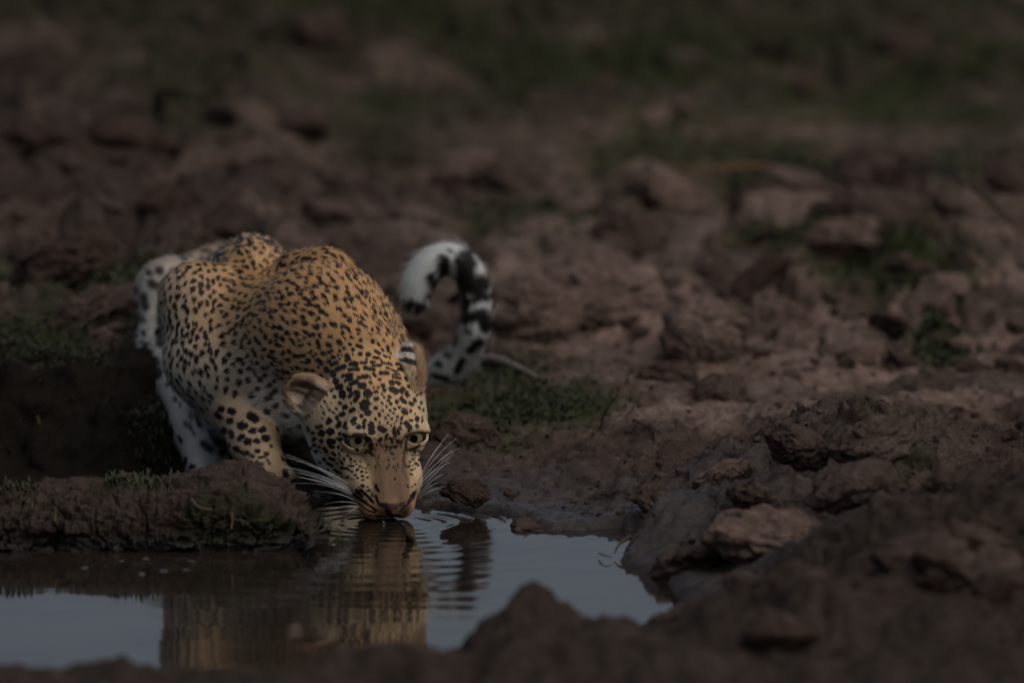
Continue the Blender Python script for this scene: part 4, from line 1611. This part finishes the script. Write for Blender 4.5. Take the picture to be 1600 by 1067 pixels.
clod.cache = {}
LANDMARKS = [("the tail curl", 700, 440), ("the leopard's back", 430, 370), ("the dark arched branch", 1510, 300), ("the orange straw", 1090, 262),
             ("the big grey boulder", 1365, 290), ("the dark green patch", 1400, 490), ("the mud mound", 1310, 650), ("the leopard's hind leg", 215, 500),
             ("the upright grey clod", 982, 380), ("the upper left corner", 60, 40), ("the middle of the top edge", 760, 20), ("the upper right corner", 1540, 40),
             ("the two leaning hind-leg lumps", 130, 470), ("the single grass blade", 955, 640), ("the near water's edge", 850, 950), ("the spit", 1180, 850), ("the lower right corner", 1560, 1040)]
ORD = ["leftmost", "second from left", "third from left", "fourth from left", "fifth from left", "sixth from left", "seventh from left", "eighth from left",
       "ninth from left", "tenth from left", "eleventh from left", "twelfth from left", "thirteenth from left", "fourteenth from left", "fifteenth from left"]


def name_apart(items):
    """items: (object, size, tint index). A label for each that says where it lies."""
    fam = {}
    for o, sz, mt in items:
        p = np.array(o.location[:])
        X, Y = to_px(p)
        lm_, lx, ly = min(LANDMARKS, key=lambda q: math.hypot(q[1] - X, (q[2] - Y) * 1.5))
        dx, dy = X - lx, (Y - ly) * 1.5
        rel = ("right of" if dx > 0 else "left of") if abs(dx) > abs(dy) else ("below" if dy > 0 else "above")
        tint = ["brown", "pale", "dark"][mt]
        size = "small" if sz < .035 else ("large" if sz > .055 else "medium")
        fam.setdefault((size, tint, rel, lm_), []).append((X, o))
    for (size, tint, rel, lm_), lst in fam.items():
        lst.sort(key=lambda q: q[0])
        for k, (X, o) in enumerate(lst):
            base = f"{size} {tint} mud clod {rel} {lm_}"
            o['label'] = base if len(lst) == 1 else f"{ORD[min(k, 14)]} {base}"


GB = "mud clods strewn over the bank behind the water"
special = [
    (0, 982, 398, .062, "round upright grey mud clod standing alone, up right of the leopard's tail", 0, 1.5),
    (1, 1096, 540, .062, "pale upright wedge of mud right of the slabs behind the tail", 1, 1.5),
    (2, 830, 520, .085, "large pale tilted slab of mud just right of the tail curl", 1, 1.2),
    (3, 930, 480, .110, "broad flat pinkish slab of mud behind the tail curl", 1, .8),
    (4, 1215, 525, .060, "pale square mud clod beside the dark green patch", 1, 1.2),
    (5, 1365, 290, .095, "big grey mud boulder near the dark arched branch", 0, 1.0),
    (6, 1390, 345, .09, "long low mud clod in front of the big grey boulder", 0, .7),
    (7, 830, 395, .065, "small grey mud clod above the pale slabs, right of the tail tip", 1, .9),
    (8, 730, 268, .060, "lone pinkish mud clod high above the tail", 1, .8),
    (9, 1060, 320, .10, "long pale flat slab of mud under the orange straw", 1, .55),
    (10, 1040, 600, .050, "small brown clod between the grass tuft and the mud mound", 0, .9),
    (11, 1130, 620, .045, "flat brown clod at the left foot of the mud mound", 0, .9),
    (0, 385, 545, .001, "", 0, 1),
    (2, 130, 520, .10, "long pale mud lump left of the leopard's hind leg", 0, .7),
    (1, 175, 545, .045, "small pinkish mud lump beside the leopard's hind leg", 1, .9),
    (3, 95, 430, .09, "dark mud lump up left of the leopard's back", 2, .9),
    (5, 720, 690, .050, "rounded brown mud lump right of the leopard's cheek", 0, 1.1),
    (4, 728, 772, .034, "wet dark clod at the waterline right of the whiskers", 2, .8),
]
for mi, px, py, sz, lab, mt, sq in special:
    if lab:
        clod(mi, px, py, sz, lab, None, mt, None, sq, .36, rough=True)
# mud lumps of the right mound and the spit
near_list = [
    (1, 1300, 668, .055, "knobbly grey lump crowning the mud mound on the right", 0, 1.0), (2, 1245, 700, .05, "crumbly lump on the left shoulder of the mud mound", 0, .9),
    (3, 1360, 690, .06, "reddish lump behind the crown of the mud mound", 0, .8), (0, 1215, 850, .095, "large smooth tan hump of mud on the spit right of the water", 1, .75),
    (7, 1090, 880, .075, "dark wet hump of mud at the tip of the spit", 2, .6), (8, 1175, 775, .035, "small crumb of mud between the spit and the mound", 0, .9),
    (9, 1040, 790, .045, "low crumbly clod left of the mound at the waterline", 2, .8), (10, 1450, 800, .075, "rough lump right of the mossy hollow on the mound", 0, .8),
    (11, 1330, 760, .06, "greyish lump above the mossy hollow on the mound", 0, .8), (4, 1130, 745, .04, "round ridged crumb of mud left of the mound", 1, .8)]
for mi, px, py, sz, lab, mt, sq in near_list:
    clod(mi, px, py, sz, lab, None, mt, None, sq, .50, rough=True)
# blurred foreground lumps
GF = "blurred mud lumps along the near bank"
named = []
for k in range(40):
    x, y = rng.uniform(.05, 1.0), rng.uniform(-1.75, -.55)
    if (y > -1.0 and x < .38) or (x < .34 and y < -1.1) or shore_sd(np.array([x]), np.array([y]))[0] < .05:
        continue
    sz, mt = rng.uniform(.025, .06), int(rng.choice([0, 2, 2]))
    named.append((clod(int(rng.integers(12)), 0, 0, sz, "mud clod", GF, mt, None, rng.uniform(.6, 1.0), .5, (x, y)), sz, mt))
taken = [(s_[1], s_[2], s_[3] * 900) for s_ in special]
n_made = 0
for _ in range(900):
    y = 1.25 + 4.6 * rng.random() ** 1.1
    x = rng.uniform(-1, 1) * (.82 + .045 * y)
    q = to_px(np.array([x, y, .12]))
    dens = vnoise(np.array([[x * 1.5, y * .8, 3.3]]), 5)[0]
    right = 1.0 if (q[0] > 700 and q[1] > 330) else .62
    if rng.random() > right * (.62 + .5 * dens) * (1 if y < 3.0 else .22):
        continue
    if any(np.hypot(q[0] - a, (q[1] - b_) * 1.6) < c_ + 14 for a, b_, c_ in taken):
        continue
    sz = rng.uniform(.020, .050) * (1.0 + .08 * y) * (.7 + .5 * rng.random())
    taken.append((q[0], q[1], sz * 560))
    mt = int(rng.choice([0, 1, 1, 2] if q[0] > 650 and q[1] > 200 else [0, 0, 0, 2, 2]))
    named.append((clod(int(rng.integers(12)), 0, 0, sz, "mud clod", GB, mt, None, rng.uniform(.5, 1.0), .40, (x, y)), sz, mt))
    n_made += 1
    if n_made >= 140:
        break
name_apart(named)


# crumbs too small to pick apart, joined
def crumbs(name, n, xr, yr, smin_, smax_, mat, keepf=None):
    V0, F0 = clod_shape(55, .7, ico(2))
    Vs, Fs, off = [], [], 0
    x = rng.uniform(*xr, n)
    y = rng.uniform(*yr, n)
    sd = shore_sd(x, y)
    ok = sd > .012
    x, y = x[ok], y[ok]
    z = heights(x, y)
    for a, b_, c_ in zip(x, y, z):
        s = smin_ + (smax_ - smin_) * rng.random() ** 3
        t = rng.uniform(0, 6.28)
        r_ = np.array([[math.cos(t), -math.sin(t), 0], [math.sin(t), math.cos(t), 0], [0, 0, 1]])
        Vs.append((V0 * rng.uniform(.7, 1.3, 3)) @ r_.T * s + (a, b_, c_ + s * .15))
        Fs.append(F0 + off)
        off += len(V0)
    return add_obj(name, mesh_from(name, np.concatenate(Vs), np.concatenate(Fs)), mat, None, kind='stuff')


crumbs("mud_crumbs", 1500, (-.15, .95), (-.75, 1.6), .002, .010, CLOD_MATS[0])
crumbs("mud_rubble", 900, (-1.1, 1.1), (1.2, 3.0), .006, .022, CLOD_MATS[0])

# ------------------------------------------------------------------ low green growth
def blades(name, spots, per, hmin, hmax, wid, mat, lean=.7, bank=False):
    Vs, Fs, off = [], [], 0
    for cx, cy, sx, sy, s_ in spots:
        n = int(per * s_)
        x = cx + sx * rng.normal(0, .55, n)
        y = cy + sy * rng.normal(0, .55, n)
        z = heights(x, y)
        ok = shore_sd(x, y) > .01
        for a, b_, c_ in zip(x[ok], y[ok], z[ok]):
            h = rng.uniform(hmin, hmax) * (.6 + .8 * rng.random())
            t = rng.uniform(0, 6.28)
            l = lean * rng.uniform(.3, 1.2)
            d = np.array([math.cos(t), math.sin(t), 0])
            e = np.array([-d[1], d[0], 0]) * wid * rng.uniform(.6, 1.4)
            p0 = np.array([a, b_, c_ - .003])
            p1 = p0 + d * h * l * .45 + np.array([0, 0, h * .6])
            p2 = p0 + d * h * l * 1.15 + np.array([0, 0, h * (.9 - .35 * l)])
            Vs += [p0 - e, p0 + e, p1 + e * .85, p1 - e * .85, p2]
            Fs += [(off, off + 1, off + 2), (off, off + 2, off + 3), (off + 3, off + 2, off + 4)]
            off += 5
    return add_obj(name, mesh_from(name, np.array(Vs), np.array(Fs)), mat, None, kind='stuff')


far_g = [g for g in GREEN_W if g[1] > 1.25]
mid_g = [g for g in GREEN_W if .3 < g[1] <= 1.25]
blades("grass", far_g, 900, .006, .020, .004, GRASS)
blades("low_weeds", mid_g, 1700, .005, .016, .0024, GRASS, 1.1)
blades("moss", [g for g in GREEN_W if g[1] <= .3], 900, .003, .007, .0012, GRASS, .8)


def on_ledge(px, py):
    """Nearest point of the ledge to a line of sight."""
    r_ = norm(ray(px, py))
    d = LP - CAM
    t = d @ r_
    off2 = (d * d).sum(1) - t * t
    c = np.flatnonzero(off2 < .006 ** 2)
    return LP[c[np.argmin(t[c])]] if len(c) else LP[np.argmin(off2)]


def leafy_tuft(name, label, px0, px1, py0, py1, n, hmin, hmax, category="weed tuft"):
    Vs, Fs, off = [], [], 0
    cand = []
    X, Y = to_px(LP)
    near = (X > px0) & (X < px1) & (Y > py0) & (Y < py1)
    idx = np.flatnonzero(near)
    for i in rng.choice(idx, n):
        p0 = LP[i]
        h = rng.uniform(hmin, hmax)
        t = rng.uniform(0, 6.28)
        d = np.array([math.cos(t), math.sin(t), 0])
        e = np.array([-d[1], d[0], 0]) * h * .16
        p1 = p0 + d * h * .25 + np.array([0, 0, h * .55])
        p2 = p0 + d * h * .6 + np.array([0, 0, h * .9])
        Vs += [p0 - e * .3, p0 + e * .3, p1 + e, p1 - e, p2]
        Fs += [(off, off + 1, off + 2), (off, off + 2, off + 3), (off + 3, off + 2, off + 4)]
        off += 5
    return add_obj(name, mesh_from(name, np.array(Vs), np.array(Fs)), GRASS, None, label=label, category=category, kind="stuff")


leafy_tuft("weed_tuft", "small green weed tuft in the dip on top of the left mud ledge", 165, 270, 742, 768, 420, .005, .015)
leafy_tuft("weed_tuft", "dark weeds on the mud ledge at the left edge of the picture", -20, 50, 750, 790, 260, .005, .016)
leafy_tuft("weed_tuft", "dark green weeds on the right end of the left mud ledge", 400, 440, 815, 842, 130, .004, .010)
leafy_tuft("weed_tuft", "thin weeds at the foot of the left mud ledge by the waterline", 325, 360, 830, 872, 90, .006, .016)

# ------------------------------------------------------------------ single blades, twigs, straws, debris
def stem(name, pts, r0, r1, mat, label, category, group=None, seg=7, n=16, knots=0.0):
    P = bezier(pts, n)
    rr = np.linspace(r0, r1, n) * (1 + knots * np.sin(np.arange(n) * 2.1))
    V, F = tube(P, rr, seg)
    o = add_obj(name, mesh_from(name, V, F), mat, None, label=label, category=category)
    if group:
        o['group'] = group
    return o


def ground_at_px(px, py, lift=0.0):
    p = on_level(px, py, .05)
    for _ in range(5):
        p = on_level(px, py, height_at(p[0], p[1]) + lift)
    return p


g0 = ground_at_px(938, 672)
bl = np.array([g0, at(943, 650, g0[1]), at(953, 632, g0[1] - .005), at(966, 617, g0[1] - .01)])
Pb = bezier(bl, 14)
wv = np.interp(np.linspace(0, 1, 14), [0, .5, 1], [.0022, .0034, .0004])
V = np.concatenate([Pb + np.stack([wv, 0 * wv, .3 * wv], 1), Pb - np.stack([wv, 0 * wv, .3 * wv], 1), Pb + np.stack([0 * wv, .8 * wv, 0 * wv], 1)])
F = [(i, i + 1, 28 + i + 1, 28 + i) for i in range(13)] + [(14 + i, 28 + i, 28 + i + 1, 14 + i + 1) for i in range(13)] + [(i, 14 + i, 14 + i + 1, i + 1) for i in range(13)]
add_obj("grass_blade", mesh_from("grass_blade", V, np.array(F)), GRASS, None,
        label="single upright green grass blade above the dark weeds right of the leopard", category="grass blade")

stem("fallen_branch", [ground_at_px(738, 558, .012), ground_at_px(775, 562, .02), ground_at_px(808, 574, .016), ground_at_px(842, 592, .008)], .010, .004, PALEWOOD,
     "pale bare stick lying on the ground just right of the tail", "stick", knots=.12)
stem("fallen_branch", [ground_at_px(1405, 255, .05), ground_at_px(1470, 268, .16), ground_at_px(1530, 300, .15), ground_at_px(1592, 362, .03)], .006, .003, BARK,
     "dark arched branch at the right edge of the far bank", "branch", knots=.1)
stem("straw", [ground_at_px(985, 270, .02), ground_at_px(1085, 264, .05), ground_at_px(1195, 258, .03)], .005, .003, plain_material("orange_straw", (.14, .07, .035), .8, .3, 40),
     "long orange blurred straw lying across the far bank", "straw")
stem("straw", [ground_at_px(985, 652, .012), ground_at_px(1005, 664, .006), ground_at_px(1030, 674, .004)], .0022, .0012, BARK,
     "thin dark twig right of the green grass blade", "twig")
# mud-coated root standing in the water below the chin
root_p = [on_level(641, 846, -.01), at(640, 838, -.20), at(635, 828, -.195), at(627, 815, -.20)]
P = bezier(np.array(root_p), 18)
V, F = tube(P, np.interp(np.linspace(0, 1, 18), [0, .25, .7, 1], [.0105, .0062, .0045, .0012]), 14)
V = V + .0012 * fbm(V, 130, 3, 6)[:, None] * norm(V - P.mean(0))
add_obj("snag", mesh_from("snag", V, F), BARK, None, label="short dark root stub poking out of the water below the leopard's chin", category="root stub")
stem("twig", [at(985, 838, -.30), at(975, 844, -.32), at(966, 852, -.335), at(960, 864, -.35)], .0040, .0008, plain_material("yellow_twig", (.05, .035, .015), .6, .4, 150),
     "curved yellowish twig hanging over the water at the tip of the right spit", "twig")
stem("twig", [on_level(936, 864, .006), on_level(944, 868, .010), on_level(957, 870, .006)], .0014, .0007, BARK,
     "tiny dark twig on the water beside the right spit", "twig")
stem("straw", [ground_at_px(905, 792, .004), ground_at_px(915, 786, .010), ground_at_px(927, 780, .012)], .0011, .0007, STRAW,
     "pale yellow straw on the wet mud right of the ripples", "straw")
stem("straw", [ground_at_px(893, 782, .002), ground_at_px(891, 777, .014)], .0009, .0005, STRAW,
     "tiny upright straw beside the pale straw on the wet mud", "straw")
stem("straw", [at(1242, 870, -.33), at(1245, 858, -.33), at(1246, 842, -.335)], .0016, .0008, STRAW,
     "upright pale straw in front of the tan hump on the spit", "straw")
for px, py, h, lab in [(44, 792, .010, "short white grass stub on the left mud ledge near the picture's edge"), (365, 826, .026, "pale upright straw on the front of the mud ledge"),
                       (80, 812, .022, "thin curved straw on the front of the mud ledge at the far left")]:
    p = on_ledge(px, py) + np.array([0, -.003, 0])
    stem("straw", [p, p + np.array([.002, -.003, h * .6]), p + np.array([.001, -.004, h])], .0011, .0005, STRAW, lab, "straw")
p = on_ledge(310, 786)
stem("twig", [p + np.array([-.012, -.004, .010]), p + np.array([-.004, -.007, .002]), p + np.array([.008, -.008, -.003]), p + np.array([.020, -.006, -.004])], .0036, .0020, plain_material("muddy_root", (.055, .04, .033), .8, .3, 120),
     "short curved root on the face of the mud ledge below the paw", "root")
# sprig in the shallows
sp_root = on_level(527, 850, -.004)
for pts, lab in [([sp_root, sp_root + (.001, 0, .014), sp_root + (-.002, 0, .028)], None)]:
    V, F = tube(bezier(pts, 8), np.linspace(.0009, .0005, 8), 5)
    Vs, Fs = [V], [F]
    off = len(V)
    lv, lf = [], []
    for k in range(16):
        c = sp_root + np.array([rng.normal(0, .007) - .001, rng.normal(0, .004), abs(rng.normal(.010, .010))])
        t = rng.uniform(0, 6.28)
        a = np.array([math.cos(t), .3, math.sin(t)]) * .0034
        b_ = np.array([-math.sin(t), .2, math.cos(t)]) * .0018
        lv += [c - a, c - b_, c + a, c + b_]
        lf.append((len(lv) - 4, len(lv) - 3, len(lv) - 2, len(lv) - 1))
    Vs.append(np.array(lv))
    Fs.append(np.array(lf) + off)
    add_obj("water_weed", mesh_from("water_weed", np.concatenate(Vs), np.concatenate(Fs)), plain_material("water_weed_leaf", (.05, .06, .026), .6, .3, 90), None,
            label="tiny green sprig growing in the shallow water left of the chin", category="water weed")
# drip under the mouth
m_d, nt, b = new_mat("water_drip")
b.inputs["Base Color"].default_value = (.6, .6, .6, 1)
b.inputs["Transmission Weight"].default_value = .95
b.inputs["IOR"].default_value = 1.33
b.inputs["Roughness"].default_value = .08
V, F = tube(np.array([at(600, 814, -.02), at(601, 822, -.022), at(601, 830, -.022), on_level(601, 838, -.002)]), [.0016, .0010, .0009, .0013], 8)
add_obj("water_drip", mesh_from("water_drip", V, F), m_d, None, label="thin thread of water running from the leopard's mouth to the pool", category="water drip")
# scraps floating under the ledge
GS_ = "scraps floating in the shade of the mud ledge"
SCRAP = plain_material("floating_scrap", (.055, .05, .047), .4, .5, 70)
SCR = [132, 165, 190, 222, 228, 255, 290, 298]
for px, py, w, h in [(132, 886, .016, .008), (190, 876, .012, .004), (228, 872, .014, .004), (255, 892, .016, .003), (290, 890, .012, .003), (298, 877, .010, .003), (222, 897, .018, .003), (165, 884, .004, .004)]:
    c = on_level(px, py, .001)
    V0, F0 = clod_shape(int(px), .25, ico(2))
    add_obj("floating_scrap", mesh_from("floating_scrap", V0 * np.array([w * .5, w * 1.2, .0022]) + c, F0), SCRAP, None,
            label=ORD[SCR.index(px)] + " of the small scraps floating under the left mud ledge", category="floating scrap", group=GS_)
# muddy islet right of the ripples
P, F = clod_shape(301, .5, ICO4, 1.4)
c = on_level(822, 826, 0)
me = mesh_from("mud_islet", P * np.array([.034, .05, .028]) + c + np.array([0, 0, -.002]), F)
add_obj("mud_islet", me, CLOD_MATS[2], None, label="low muddy islet in the water right of the ripples", category="mud clod")
